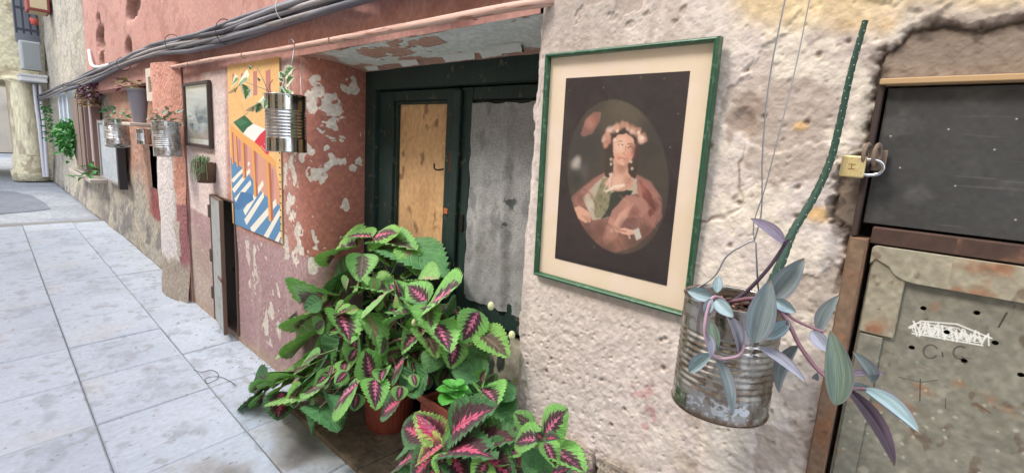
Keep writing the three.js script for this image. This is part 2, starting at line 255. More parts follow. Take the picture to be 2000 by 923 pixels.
const niches = [[195, 72, .10, .20], [258, 15, .12, .10], [198, 115, .06, .08], [250, 95, .08, .1]].map(([a, b, rx, ry]) => { const p = W(a, b, 0); return [p.x, p.y, rx * 2.2, ry]; });
const nicheAt = (x, y) => { let m = 0; for (const [a, b, rx, ry] of niches) m = Math.max(m, ss(1.1, .75, Math.hypot((x - a) / rx, (y - b) / ry) + (fbm(x * 6, y * 9, 4) - .5) * 1.2)); return m; };
const coralFlat = (x, y) => { const n = fbm(x * 3, y * 3, 5), m = fbm(x * 9 + 3, y * 9, 4), f = fbm(x * 70, y * 70, 3); let c = mixc([178, 132, 122], [194, 148, 136], n); c = mixc(c, [160, 110, 100], ss(.55, .72, m) * .5); const sp = ss(.80, .82, fbm(x * 26, y * 26, 4)); c = mixc(c, [206, 186, 176], sp * .8); c = mixc(c, [132, 104, 92], nicheAt(x, y) * .85); c = mixc(c, [200, 142, 126], ss(.5, .8, fbm(x * 1.3, y * 1.1 + 5, 3)) * .5); const k = .88 + .24 * f; return [c[0] * k, c[1] * k, c[2] * k, .5 + .3 * (m - .5) + .2 * (f - .5) - sp * .3]; };
const HX0 = -3.655, HX1 = -3.225, HY0 = .035, HY1 = .895;   // the opening of the little hatch
{
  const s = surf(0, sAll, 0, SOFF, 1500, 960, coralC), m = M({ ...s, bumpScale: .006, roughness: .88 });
  part(coralHouse, 'painted_face', sheet(300, 200, (u, v) => { const sv = u * sAll, y = v * SOFF, [x, z] = prof(sv); const d = (fbm(sv * 4, y * 4, 3) - .5) * .012; return V3(x + (sv > sFlat + sArc ? d : 0), y, z + (sv > sFlat + sArc ? 0 : d)); }, (u, v) => { const x = BX0 + u * sAll, y = v * SOFF; return x > HX0 && x < HX1 && y > HY0 && y < HY1; }), m);
  // soffit with big flakes of white paint
  const so = surf(0, 1.4, 0, .34, 1024, 256, (x, y) => { const n = fbm(x * 6, y * 9, 5), w = fbm(x * 9, y * 14, 5), f = fbm(x * 70, y * 70, 3); const paint = mixc([176, 134, 120], [196, 154, 138], n); const edge = .235 + (w - .5) * .13 - .05 * ss(.5, .1, x); const white = ss(.0, .012, edge - y) * ss(.10, .18, x + (w - .5) * .2) * ss(.40, .44, fbm(x * 7 + 8, y * 12 + 3, 5) + .02 + .05 * ss(.4, 1, x)); let c = mixc(paint, mixc([206, 208, 206], [222, 222, 216], n), white); const k = .9 + .2 * f; return [c[0] * k, c[1] * k, c[2] * k, .3 + white * .5 + .15 * (f - .5)]; });
  part(coralHouse, 'soffit', sheet(60, 20, (u, v) => V3(mix(-2.3, -.90, u), SOFF - v * .045 + (fbm(u * 9, v * 4, 3) - .5) * .012, -v * (-RZ))), M({ ...so, bumpScale: .012, roughness: .85 }));
  // hanging flakes where the paint peels off the soffit
  const fm = M({ color: rgb(206, 206, 202), roughness: .8 });
  for (const [px, py, l] of [[880, 92, .20], [985, 82, .16], [780, 108, .14], [700, 108, .12], [940, 78, .1]]) {
    const q = W(px, py, -.15), fg = sheet(10, 4, (u, v) => V3((u - .5) * l * (1 - v * .5 * vn(u * 9, px)), -v * v * .022 + .004 * vn(u * 7, px), -v * .035)); part(coralHouse, 'paint_flake', fg, fm, q.x, 1.643, -.14 - rnd() * .06);
  }
  const f = surf(-9, -.9, SOFF, 4.2, 1300, 400, coralFlat);
  part(coralHouse, 'upper_face', sheet(260, 90, (u, v) => { const x = mix(-8.35, -.905, u), y = mix(SOFF, 4.2, v); let z = (fbm(x * 3, y * 3, 4) - .5) * .014; z -= nicheAt(x, y) * (.05 + .03 * fbm(x * 20, y * 20, 2)); return V3(x, y, z); }), M({ map: (f.map.repeat.set(7.445 / 8.1, 1), f.map.offset.set(.65 / 8.1, 0), f.map), bumpMap: (f.bumpMap.repeat.set(7.445 / 8.1, 1), f.bumpMap.offset.set(.65 / 8.1, 0), f.bumpMap), bumpScale: .006, roughness: .9 }));
  const far = M({ map: surf(0, 2, 0, 2, 256, 256, coralFlat).map, roughness: .9 });
  part(coralHouse, 'upper_storey', uvBox(box(-8.35, -.905, 4.2, TOP, -.5, 0), .5), far);
  part(coralHouse, 'wall_core', uvBox(box(-8.35, -4.3, 1.72, 4.2, -.5, -.14), .5), far);
  part(coralHouse, 'wall_core', uvBox(box(-4.3, -.905, SOFF + .02, 4.2, -.5, -.12), .5), far);
  part(coralHouse, 'wall_core', uvBox(box(RX - .62, RX - .15, 0, SOFF + .015, -.5, -.16), .5), far);
  part(coralHouse, 'wall_core', uvBox(box(BX0, HX0 - .03, 0, SOFF + .015, -.5, -.05), .5), far);
  // rooms behind: dark interior shell
  part(coralHouse, 'back_wall', box(-8.3, 3.9, 0, TOP, -.62, -.52), M({ color: rgb(170, 160, 148), roughness: 1 }));
  // pilaster at the far end of the painted front
  const pil = surf(0, 1, 0, 1.765, 256, 512, (x, y) => { const n = fbm(x * 5, y * 5, 5), w = fbm(x * 7, y * 5, 4) - .5, f = fbm(x * 60, y * 60, 3); const X = x + w * .25; let c = mixc([198, 140, 122], [212, 158, 138], n); c = mixc(c, mixc([148, 96, 98], [166, 116, 114], n), ss(.76, .74, y) * ss(.55, .6, X)); c = mixc(c, [216, 208, 204], ss(1.25, 1.2, y + w * .1) * ss(.74, .70, X)); c = mixc(c, [188, 178, 164], ss(.10, .06, Math.abs(X - .72) + (y > .35 && y < .62 ? .0 : .06) + (y > 1 ? -.04 : 0)) * ss(1.22, 1.18, y)); c = mixc(c, mixc([150, 138, 124], [186, 174, 158], n), ss(.34, .26, y + w * .3)); const k = .85 + .3 * f; return [c[0] * k, c[1] * k, c[2] * k, f]; });
  const pA = G(322, 570), pB = G(372, 588);
  part(coralHouse, 'pilaster', sheet(24, 60, (u, v) => { const a = (1 - u) * Math.PI * .5, y = v * 1.765, x0 = -4.62, x1 = -4.2, z = .015 + .085 * Math.sin(a) ** .8, bulge = ss(.3, .0, y) * .02; return V3(mix(x0, x1, u ** .8), y, z + bulge + (fbm(u * 4, y * 5, 3) - .5) * .02); }), M({ ...pil, bumpScale: .008, roughness: .9 }));
  part(coralHouse, 'pilaster_core', uvBox(box(-4.66, -4.22, 0, 1.762, -.3, .012), .5), far);
}
// --- far house: stone and rubble front with windows
const stoneHouse = thing('stone_house', 'old house front of bare yellowish stone and patchy plaster beyond the coral paint', 'house');
{
  const X0 = -14.6, X1 = -4.5, Z = -.1;
  const fn = (x, y) => {
    const n = fbm(x * 2, y * 2, 5), m = fbm(x * 6, y * 7, 5), f = fbm(x * 30, y * 30, 3), w = fbm(x * 3, y * 3, 3) - .5; let c = mixc([168, 160, 146], [198, 190, 174], n); c = mixc(c, [150, 145, 136], ss(.55, .7, m) * .5); c = mixc(c, [204, 192, 164], ss(.5, .7, fbm(x * 3 + 9, y * 2, 3)) * .4);
    const pink = ss(-8.2, -7.2, x + w) * ss(.55, .95, y + w * .6); c = mixc(c, mixc([190, 142, 120], [206, 158, 134], n), pink * ss(.35, .5, m + .14)); c = mixc(c, [124, 118, 118], ss(.75, .3, y + w) * ss(.5, .68, fbm(x * 4, y * 4 + 7, 4)) * .7); c = mixc(c, [150, 60, 60], ss(-6.1, -5.8, x) * ss(.74, .7, y) * ss(.42, .46, y + w * .1) * .8);
    const [d] = cell(x * 3.2, y * 6); c = mixc(c, [104, 96, 84], ss(.55, .75, d) * .2); const k = .74 + .3 * f; return [c[0] * k, c[1] * k, c[2] * k, .6 * f + .4 * m];
  };
  const s = surf(X0, X1, 0, 4.6, 1200, 550, fn);
  part(stoneHouse, 'stone_face', sheet(360, 160, (u, v) => { const x = mix(X0, X1, u), y = v * 4.6; return V3(x, y, Z + (fbm(x * 2.5, y * 4, 4) - .5) * .035 + (y > 1.72 && x > -8.4 ? -.12 : 0) + (y < .5 ? (.5 - y) * .08 : 0)); }, (u, v) => { const x = mix(X0, X1, u), y = v * 4.6; return x > -5.85 && x < -5.5 && y > .72 && y < 1.12; }), M({ ...s, bumpScale: .02, roughness: .95 }));
  part(stoneHouse, 'wall_core', box(-14.6, -6.0, 0, TOP, -.6, -.26), M({ color: rgb(140, 128, 110), roughness: 1 }));
  part(stoneHouse, 'upper_storey', uvBox(box(-14.6, -8.36, 4.6, TOP, -.6, -.1), .1), M({ map: s.map, roughness: 1 }));
  const dark = M({ color: rgb(150, 128, 116), roughness: 1 });
  part(stoneHouse, 'niche', box(-5.9, -5.45, .68, 1.16, -.5, -.3), dark);
  // big board-like window with a dark frame
  const gl = M({ ...surf(0, 1, 0, 1, 256, 256, (x, y) => { const n = fbm(x * 6, y * 4, 5), f = fbm(x * 40, y * 40, 2), c = mixc([160, 170, 180], [206, 212, 216], n), k = .9 + .2 * f; return [c[0] * k, c[1] * k, c[2] * k]; }, null, true), roughness: .35 });
  const win = part(stoneHouse, 'boarded_window', box(-7.95, -6.86, .66, 1.30, -.05, -.02), gl); const fr = M({ color: rgb(48, 44, 46), roughness: .7 });
  part(win, 'frame', box(-6.86, -6.78, .6, 1.36, -.07, .005), fr); for (const a of [[-8.0, -7.95, .62, 1.34], [-7.95, -6.86, .63, .66], [-7.95, -6.86, 1.30, 1.33]]) part(win, 'frame', box(...a, -.07, -.005), M({ color: rgb(150, 146, 144), roughness: .7 }));
  // tall wooden shutters
  const wd = M({ ...surf(0, 1, 0, 1, 256, 256, (x, y) => { const g = fbm(x * 40, y * 2, 4), c = mixc([96, 80, 72], [150, 130, 116], g); return [...c, g]; }, null, true), roughness: .85 });
  for (const x of [-9.75, -9.45, -9.15]) part(stoneHouse, 'shutter_plank', uvBox(box(x, x + .28, .66, 1.62, -.08, .03 + (x === -9.45 ? .008 : 0)), 1), wd);
  const wf = M({ color: rgb(200, 206, 212), roughness: .5 });
  const w2 = part(stoneHouse, 'pale_window', box(-11.6, -10.6, .95, 1.72, -.07, -.03), M({ color: rgb(168, 178, 190), roughness: .25 }));
  for (const a of [[-11.7, -11.6, .9, 1.78], [-10.6, -10.5, .9, 1.78], [-11.12, -11.06, .95, 1.72]]) part(w2, 'frame', box(...a, -.08, .0), wf);
  const w3 = part(stoneHouse, 'narrow_window', box(-8.8, -8.35, .78, 1.58, -.07, -.03), M({ color: rgb(186, 190, 196), roughness: .3 }));
  for (const a of [[-8.86, -8.8, .74, 1.62], [-8.35, -8.25, .74, 1.62]]) part(w3, 'frame', box(...a, -.08, .01), M({ color: rgb(136, 108, 100), roughness: .8 }));
  part(stoneHouse, 'stone_sill', uvBox(box(-10.3, -8.2, .535, .585, -.1, .08, .01), 1), M({ color: rgb(176, 166, 156), roughness: .9 }));
}
// --- house across the end of the alley, and the one beside it
const ochreM = M({ ...surf(0, 3, 0, 3, 512, 512, (x, y) => { const n = fbm(x * 1.5, y * 1.5, 5), m = fbm(x * 4, y * 5, 5), f = fbm(x * 26, y * 26, 3); let c = mixc([206, 194, 158], [222, 214, 186], n); c = mixc(c, [158, 142, 118], ss(.54, .7, m) * .7); const k = .85 + .3 * f; return [c[0] * k, c[1] * k, c[2] * k, f]; }, null, true), roughness: .95 });
const endHouse = thing('corner_house', 'pale ochre corner house with a bulging round pier at the alley end', 'house');
{
  part(endHouse, 'wall', uvBox(box(-22, -14.62, 0, TOP, -4, -.02), .33), ochreM);
  const pts = [[.0, 0], [.31, 0], [.32, .2], [.26, .24], [.28, .52], [.245, .56], [.25, 1.2], [.25, 2.0], [.30, 2.04], [.30, 2.1], [.2, 2.14], [.0, 2.14]].map(a => new THREE.Vector2(a[0], a[1]));
  const lg = new THREE.LatheGeometry(pts, 20), p = lg.attributes.position; for (let i = 0; i < p.count; i++) { const q = 1 + (fbm(p.getY(i) * 3, Math.atan2(p.getX(i), p.getZ(i)) * 2, 3) - .5) * .16; p.setX(i, p.getX(i) * q); p.setZ(i, p.getZ(i) * q); } lg.computeVertexNormals();
  part(endHouse, 'round_pier', lg, ochreM, -14.75, 0, .26);
  part(endHouse, 'arch_block', uvBox(box(-19, -14.72, 2.06, TOP, -.015, 4.2), .33), ochreM); part(endHouse, 'far_pier', uvBox(box(-19, -14.72, 0, 2.055, 2.6, 4.2), .33), ochreM);
  part(endHouse, 'ledge', box(-14.75, -14.66, 2.03, 2.10, .0, 4.1), ochreM);
}
const farHouse = thing('far_house', 'distant plain house front closing the alley beyond the archway', 'house');
part(farHouse, 'wall', uvBox(box(-30, -26, 0, TOP, -2, 9), .33), M({ map: surf(0, 3, 0, 3, 256, 256, (x, y) => { const n = fbm(x * 2, y * 2, 5), c = mixc([166, 158, 148], [196, 188, 176], n); return [...c, n]; }).map, roughness: .9 }));
const oppo = thing('opposite_house', 'tall pale house front across the alley behind the viewer', 'house');
{
  part(oppo, 'wall', uvBox(box(-10, 5, 0, 4.7, 3.2, 3.7), .33), ochreM);
  const sh = M({ color: rgb(70, 84, 72), roughness: .7 });
  for (const x of [-7.5, -4.6, -1.7, 1.4]) for (const y of [1.0]) { const w = part(oppo, 'shuttered_window', box(x, x + 1.0, y, y + 1.6, 3.15, 3.19), M({ color: rgb(48, 50, 52), roughness: .3 })); for (const k of [0, 1]) part(w, 'shutter', box(x + k * .51, x + .49 + k * .51, y, y + 1.6, 3.12, 3.145), sh); }
}
part(coralHouse, 'ledge_underside', box(-8.35, -4.25, 1.655, 1.70, -.3, -.012), M({ color: rgb(186, 140, 129), roughness: .9 }));
// ---------------------------------------------------------------- green double door in the recess
const doorTex = surf(0, 2, 0, 2, 1024, 1024, (x, y) => { const n = fbm(x * 4, y * 4, 5), g = fbm(x * 60, y * 3, 3), f = fbm(x * 90, y * 90, 2); let c = mixc([18, 38, 36], [30, 54, 48], n); c = mixc(c, [44, 50, 44], ss(.6, .8, g) * .5); const chip = ss(.72, .745, fbm(x * 22 + 4, y * 14, 5)); c = mixc(c, [104, 88, 70], chip * .7); const k = .85 + .3 * f; return [c[0] * k, c[1] * k, c[2] * k, .5 + .25 * (g - .5) - chip * .3]; });
const doorM = M({ ...doorTex, bumpScale: .004, roughness: .62 });
const door = thing('double_door', 'dark green wooden double door with a plywood pane and a grey cloth pane', 'door');
{
  const Zf = RZ, q = (px, py) => W(px, py, Zf + .02), pl = q(768, 197), pr = q(873, 197), cl = q(926, 205), pb = q(862, 520), cb = q(915, 578);
  const xL = RX, xR = -.895, yT = 1.635, B = (a, b, c, d, z0, z1, r = .004) => uvBox(box(a, b, c, d, Zf + z0, Zf + z1, r), 1);
  part(door, 'frame_post', B(xL, xL + .085, .02, yT, -.05, .045), doorM);
  part(door, 'frame_post', B(xR - .06, xR, .02, yT, -.05, .045), doorM);
  part(door, 'frame_head', B(xL + .085, xR - .06, 1.545, yT, -.05, .05), doorM);
  const yp = pl.y, yb = .70, mid = (pr.x + cl.x) / 2;
  const leaf = (a, b, ya, sideL, sideR, nm) => {
    const g = part(door, nm, B(a, b, .03, 1.54, -.055, -.03, .002), doorM);
    part(g, 'stile', B(a, sideL, .03, 1.54, -.028, .02), doorM); part(g, 'stile', B(sideR, b, .03, 1.54, -.028, .021), doorM);
    part(g, 'rail', B(sideL, sideR, ya, 1.54, -.028, .017), doorM); part(g, 'rail', B(sideL, sideR, .62, .73, -.028, .019), doorM); part(g, 'rail', B(sideL, sideR, .03, .17, -.028, .019), doorM);
    for (const [x0, x1, y0, y1] of [[sideL, sideL + .014, .73, ya], [sideR - .014, sideR, .73, ya], [sideL + .014, sideR - .014, ya - .014, ya]]) part(g, 'bead', B(x0, x1, y0, y1, -.025, .006), doorM);
    return g;
  };
  const lf = leaf(xL + .088, mid - .002, yp, pl.x, pr.x, 'door_leaf'), rf = leaf(mid + .002, xR - .063, cl.y + .02, cl.x - .01, xR - .12, 'door_leaf');
  part(door, 'astragal', B(mid - .025, mid + .022, .04, 1.53, .022, .04, .008), doorM);
  const ply = surf(0, .5, 0, .8, 512, 800, (x, y) => { const g = fbm(x * 60 + fbm(x * 4, y * 3, 3) * 9, y * 4, 4), n = fbm(x * 6, y * 6, 5), f = fbm(x * 90, y * 60, 2); let c = mixc([200, 156, 110], [220, 180, 134], g); c = mixc(c, [166, 122, 86], ss(.5, .8, n) * .5); const bl = ss(.70, .8, fbm(x * 20, y * 13 + 3, 4)); c = mixc(c, [90, 62, 44], bl * .5); const k = .92 + .16 * f; return [c[0] * k, c[1] * k, c[2] * k, g]; });
  part(lf, 'plywood_pane', planarUV(box(pl.x + .012, pr.x - .012, .735, yp - .012, Zf - .026, Zf - .012), pl.x, pl.x + .5, .7, 1.5), M({ ...ply, bumpScale: .0015, roughness: .7 }));
  // lower panels
  part(lf, 'panel', B(pl.x + .02, pr.x - .02, .19, .6, -.03, .002, .008), doorM);
  const pale = M({ ...surf(0, 1, 0, 1, 256, 256, (x, y) => { const n = fbm(x * 8, y * 8, 5), f = fbm(x * 50, y * 50, 3), c = mixc(mixc([150, 142, 124], [184, 178, 158], n), [52, 62, 54], ss(.58, .64, fbm(x * 12, y * 6 + 3, 4))), k = .85 + .3 * f; return [c[0] * k, c[1] * k, c[2] * k, f]; }), bumpScale: .003, roughness: .85 });
  part(rf, 'panel', B(cl.x + .02, xR - .14, .19, .6, -.03, .002, .008), pale);
  // grey cloth nailed over the right pane
  const cx0 = cl.x - .004, cx1 = xR - .118, cy0 = cb.y - .01, cy1 = cl.y + .006;
  const cloth = surf(cx0, cx1, cy0, cy1, 512, 900, (x, y) => { const n = fbm(x * 6, y * 5, 5), wv = vn(x * 700, y * 90) * .5 + vn(x * 90, y * 700) * .5, st = fbm(x * 16 + 9, y * 9, 4); let c = mixc([132, 134, 134], [168, 168, 168], n); c = mixc(c, [108, 110, 112], ss(.58, .72, st) * .55); const X = (x - cx0) / (cx1 - cx0), Y = (y - cy0) / (cy1 - cy0); const sp = (a, b, r) => ss(r, r * .3, Math.hypot((X - a) * .55, Y - b) + (fbm(x * 60, y * 60, 3) - .5) * .06); c = mixc(c, [52, 60, 58], Math.max(sp(.52, .54, .035), sp(.46, .43, .014)) * .7); const k = .82 + .36 * wv; return [c[0] * k, c[1] * k, c[2] * k, wv]; });
  const cg = sheet(70, 120, (u, v) => { const x = mix(cx0, cx1, u), y = mix(cy0, cy1, v) + (v === 1 ? (fbm(u * 7, 2, 3) - .5) * .02 : 0) + (v === 0 ? (fbm(u * 18, 5, 4) - .5) * .012 : 0); const f1 = u - (.22 + (v - 1) * .10), f2 = u - (.44 + (1 - v) * .05); const z = Zf + .024 + .012 * Math.exp(-f1 * f1 * 260) + .014 * Math.exp(-f2 * f2 * 320) - .01 * Math.exp(-((f2 - .05) ** 2) * 300) + (fbm(u * 4, v * 5, 4) - .5) * .022; return V3(x + (u === 0 ? (fbm(v * 16, 1, 3) - .5) * .012 : 0), y, z); });
  part(rf, 'cloth', cg, M({ ...cloth, bumpScale: .0012, roughness: .97 }));
  // old ironwork
  const rust = M({ color: rgb(92, 58, 40), roughness: .85, metalness: .3 }), iron = M({ color: rgb(44, 40, 38), roughness: .6, metalness: .6 });
  const h = q(866, 330); part(lf, 'hook', tube([V3(h.x, h.y, Zf + .02), V3(h.x - .004, h.y - .004, Zf + .045), V3(h.x - .022, h.y, Zf + .05), V3(h.x - .03, h.y + .02, Zf + .046)], .0035, 16), iron);
  const rp = q(884, 312); part(lf, 'rusty_plate', box(rp.x - .02, rp.x + .012, rp.y - .05, rp.y + .03, Zf + .0215, Zf + .0255), rust);
  const oc = q(872, 412); part(lf, 'latch_plate', box(oc.x - .014, oc.x + .012, oc.y - .012, oc.y + .012, Zf + .0215, Zf + .026), M({ color: rgb(176, 104, 62), roughness: .8 }));
  const kh = q(902, 432); part(rf, 'lock_plate', box(kh.x - .01, kh.x + .012, kh.y - .04, kh.y + .03, Zf + .0225, Zf + .0265), iron);
}
// ---------------------------------------------------------------- rusty metal door on the right
{
  const d = thing('metal_door', 'rusty olive metal door with punched holes under a black upper sheet', 'door');
  const xl = -.141, xr = .86, Z0 = -.012;
  const rustFn = (base, amt) => (x, y) => { const n = fbm(x * 9, y * 9, 5), m = fbm(x * 22 + 3, y * 22, 5), f = fbm(x * 110, y * 110, 2); let c = mixc(base, base.map(v => v * 1.18), n); c = mixc(c, mixc([122, 84, 62], [150, 110, 82], m), ss(amt, amt + .16, m * .6 + n * .4)); c = mixc(c, [84, 62, 48], ss(.68, .8, fbm(x * 50, y * 40 + 7, 4)) * .45); const k = .86 + .28 * f; return [c[0] * k, c[1] * k, c[2] * k, .4 * m + .3 * f]; };
  const rust = M({ ...surf(0, .5, 0, .5, 512, 512, rustFn([112, 92, 74], .46)), bumpScale: .002, roughness: .85, metalness: .15 });
  const strip = M({ ...surf(0, .5, 0, .5, 512, 512, rustFn([142, 136, 118], .56)), bumpScale: .0015, roughness: .6, metalness: .2 });
  const yA = W(1700, 478).y, yMid = W(1690, 440).y, yTop = 1.462;
  const B = (a, b, c, e, z0, z1, r) => uvBox(box(a, b, c, e, z0, z1, r), 2);
  part(d, 'frame_post', B(xl, xl + .028, 0, yA + .01, -.05, .012, .003), rust);
  part(d, 'frame_post', B(xr - .03, xr, 0, yTop, -.05, .012, .003), rust);
  part(d, 'frame_post', B(xl, xl + .009, yA + .012, yTop, -.05, .004, .002), M({ color: rgb(58, 44, 38), roughness: .8 }));
  part(d, 'frame_head', B(xl + .002, xr, yTop - .006, yTop + .004, -.05, .012, .002), M({ color: rgb(176, 144, 104), roughness: .7 }));
  // black sheet
  const bx = [xl + .013, xr - .032, yMid + .004, yTop - .009];
  const blk = surf(bx[0], bx[0] + .5, bx[2], bx[3], 1024, 560, (x, y) => { const n = fbm(x * 7, y * 7, 5), m = fbm(x * 18, y * 18 + 4, 4), f = fbm(x * 120, y * 120, 2); let c = mixc([46, 46, 46], [66, 66, 65], n); c = mixc(c, [88, 88, 86], ss(.55, .75, m) * .5); const [dd, id] = cell(x * 34, y * 34); if (id > .88) c = mixc(c, [170, 168, 164], ss(.07, .02, dd)); const sc = ss(.70, .72, fbm(x * 8, y * 130, 3)) * ss(.5, .6, n); c = mixc(c, [110, 108, 104], sc * .3); const k = .9 + .2 * f; return [c[0] * k, c[1] * k, c[2] * k, .4 * m + .2 * f]; });
  part(d, 'black_sheet', planarUV(box(...bx, Z0 - .006, Z0 + .003, .0015), bx[0], bx[0] + .5, bx[2], bx[3]), M({ ...blk, bumpScale: .0012, roughness: .55 }));
  part(d, 'mid_rail', B(xl + .03, xr - .03, yA + .004, yMid, -.05, .004, .002), M({ ...surf(0, .5, 0, .5, 256, 256, rustFn([62, 44, 36], .56), null, true), roughness: .8 }));
  // lower leaf: sheet with holes, raised border strips with a mitred rounded corner
  const lx = xl + .036, ly0 = .06, lx1 = xr - .036, ib = .052;
  const shp = new THREE.Shape([[lx, ly0], [lx1, ly0], [lx1, yA - .002], [lx, yA - .002]].map(a => new THREE.Vector2(...a)));
  for (const [a, b] of [[1804, 603], [1909, 612], [1850, 650], [1945, 671], [1781, 680], [1884, 706], [1996, 734]]) { const p = W(a, b, 0), h = new THREE.Path(); h.absellipse(p.x, p.y, .0042, .0038, 0, Math.PI * 2); shp.holes.push(h); }
  const tx0 = lx, tx1 = lx + .52, ty0 = yA - .62, ty1 = yA;
  const base = rustFn([114, 112, 100], .64);
  const pt = surf(tx0, tx1, ty0, ty1, 1100, 1300, (x, y) => { let c = base(x, y); const low = ss(1.07, .93, y); const [dd, id] = cell(x * 46, y * 46 + 5); if (id > .62) { const q = ss(.34 * (id - .4), .06, dd + (fbm(x * 150, y * 150, 2) - .5) * .2) * low; c = [...mixc(c, [172, 168, 152], q * .8), c[3]]; } const [d3, i3] = cell(x * 20 + 9, y * 20); if (i3 > .8) c = [...mixc(c, [166, 160, 144], ss(.3, .1, d3 + (fbm(x * 90, y * 90, 3) - .5) * .5) * low * .7), c[3]]; return c; },
    (g, to) => {
      const P = (a, b) => to(...(p => [p.x, p.y])(W(a, b, 0))), line = (l, st, w) => { g.strokeStyle = st; g.lineWidth = w; g.beginPath(); l.forEach(([a, b], i) => { const q = P(a, b); i ? g.lineTo(...q) : g.moveTo(...q); }); g.stroke(); };
      g.lineCap = g.lineJoin = 'round';
      const sc = []; for (let i = 0; i < 46; i++) { const t = i / 45; sc.push([1784 + 148 * t + Math.sin(i * 2.3) * 5, 640 + 24 * t + (i % 2 ? 13 : -12) * (1 - .35 * t) + Math.sin(i * 1.7) * 4]); } line(sc, 'rgba(222,222,216,.9)', 4.5);
      const lo = []; for (let i = 0; i < 50; i++) { const a = i * .8, c = 1790 + i * 1.6; lo.push([c + Math.cos(a) * 15, 640 + i * .22 + Math.sin(a) * 10]); } line(lo, 'rgba(226,226,220,.85)', 3.5);
      const l2 = []; for (let i = 0; i < 70; i++) { const a = i * .9, c = 1800 + i * 1.7; l2.push([c + Math.cos(a) * 12, 645 + i * .3 + Math.sin(a) * (9 - i * .05)]); } line(l2, 'rgba(224,224,218,.8)', 3.5);
      line([[1776, 640], [1800, 628], [1870, 634], [1938, 662]], 'rgba(226,226,220,.9)', 5); line([[1782, 652], [1840, 662], [1920, 676]], 'rgba(226,226,220,.9)', 5); line([[1776, 642], [1786, 640]], 'rgba(226,226,220,.9)', 4);
      const arc = (cx, cy, r, a0, a1) => { const l = []; for (let i = 0; i <= 14; i++) { const a = mix(a0, a1, i / 14); l.push([cx + Math.cos(a) * r, cy + Math.sin(a) * r * .95]); } return l; };
      line(arc(1818, 688, 14, -.5, -5.6), 'rgba(60,54,48,.6)', 6); line(arc(1876, 690, 13, -.9, -5.2), 'rgba(60,54,48,.6)', 6); line([[1841, 690], [1842, 698]], 'rgba(60,54,48,.75)', 5); line([[1868, 696], [1898, 702]], 'rgba(60,54,48,.5)', 3);
      line([[1755, 738], [1800, 748], [1832, 744]], 'rgba(60,54,48,.6)', 3); line([[1798, 742], [1797, 785]], 'rgba(60,54,48,.7)', 4); line([[1968, 612], [1952, 640]], 'rgba(56,44,36,.8)', 5); line([[1905, 790], [1935, 808]], 'rgba(110,70,48,.8)', 5); line([[1848, 780], [1847, 800]], 'rgba(60,54,48,.6)', 3);
    });
  const lm = M({ ...pt, bumpScale: .0015, roughness: .6, metalness: .2 });
  const leaf = part(d, 'lower_leaf', planarUV(new THREE.ExtrudeGeometry(shp, { depth: .002, bevelEnabled: false, curveSegments: 10 }).translate(0, 0, -.008), tx0, tx1, ty0, ty1), lm);
  // border strips
  const r = .008, ts = new THREE.Shape(); ts.moveTo(lx, yA - r); ts.quadraticCurveTo(lx, yA, lx + r, yA); ts.lineTo(lx1, yA); ts.lineTo(lx1, yA - ib); ts.lineTo(lx + ib + .012, yA - ib); ts.quadraticCurveTo(lx + ib * .7, yA - ib * .96, lx + ib * .55, yA - ib * .62); ts.lineTo(lx + .006, yA - .02); ts.lineTo(lx, yA - .03);
  part(leaf, 'top_strip', uvBox(new THREE.ExtrudeGeometry(ts, { depth: .006, bevelEnabled: true, bevelSize: .0012, bevelThickness: .0012, bevelSegments: 2 }).translate(0, 0, -.003), 2), strip);
  part(leaf, 'side_strip', B(lx + .002, lx + .052, yA - .155, yA - .004, -.0055, .0005, .002), strip);
  part(leaf, 'side_strip', B(lx + .004, lx + .038, ly0, yA - .158, -.0055, -.0008, .002), lm);
  planarUV(leaf.children[2].geometry, tx0, tx1, ty0, ty1);
}
// ---------------------------------------------------------------- padlock
{
  const p = W(1667, 325, .018), t = thing('padlock', 'brass padlock with steel shackle hanging sideways from the metal door hasp', 'padlock', p);
  const brass = M({ ...surf(0, 1, 0, 1, 128, 128, (x, y) => { const n = fbm(x * 6, y * 6, 4), f = fbm(x * 60, y * 9, 2), c = mixc([206, 186, 130], [222, 204, 154], n), k = .92 + .16 * f; return [c[0] * k, c[1] * k, c[2] * k, f]; }, null, true), roughness: .4, metalness: .45 });
  const body = part(t, 'body', new RoundedBoxGeometry(.036, .037, .013, 3, .003), brass); body.rotation.z = -.02;
  const em = M({ color: rgb(150, 122, 70), roughness: .5, metalness: .7 }); for (const [w, h, y] of [[.010, .0012, .004], [.010, .0012, -.004], [.0012, .008, 0]]) part(body, 'stamp', new RoundedBoxGeometry(w, h, .001, 1, .0003), em, -.001, y, .0068);
  const st = M({ color: rgb(196, 198, 202), roughness: .18, metalness: 1 });
  part(t, 'shackle', tube([V3(.012, .0125, 0), V3(.026, .0128, 0), V3(.038, .009, 0), V3(.0425, 0, 0), V3(.038, -.009, 0), V3(.026, -.0128, 0), V3(.012, -.0125, 0)], .0032, 40, 10), st);
  const hp = W(1702, 310, .0), hasp = thing('hasp', 'rusty iron hasp eyes on the metal door edge holding the padlock', 'hasp', hp), hm = M({ color: rgb(128, 112, 98), roughness: .75, metalness: .4 });
  for (const dx of [-.007, .007]) part(hasp, 'eye', new THREE.TorusGeometry(.011, .0034, 8, 20).rotateY(Math.PI / 2 - .3).scale(1, 1.5, 1), hm, dx + .002, .006, .014);
  part(hasp, 'plate', new RoundedBoxGeometry(.02, .035, .004, 1, .001), hm, .012, -.002, -.0);
}
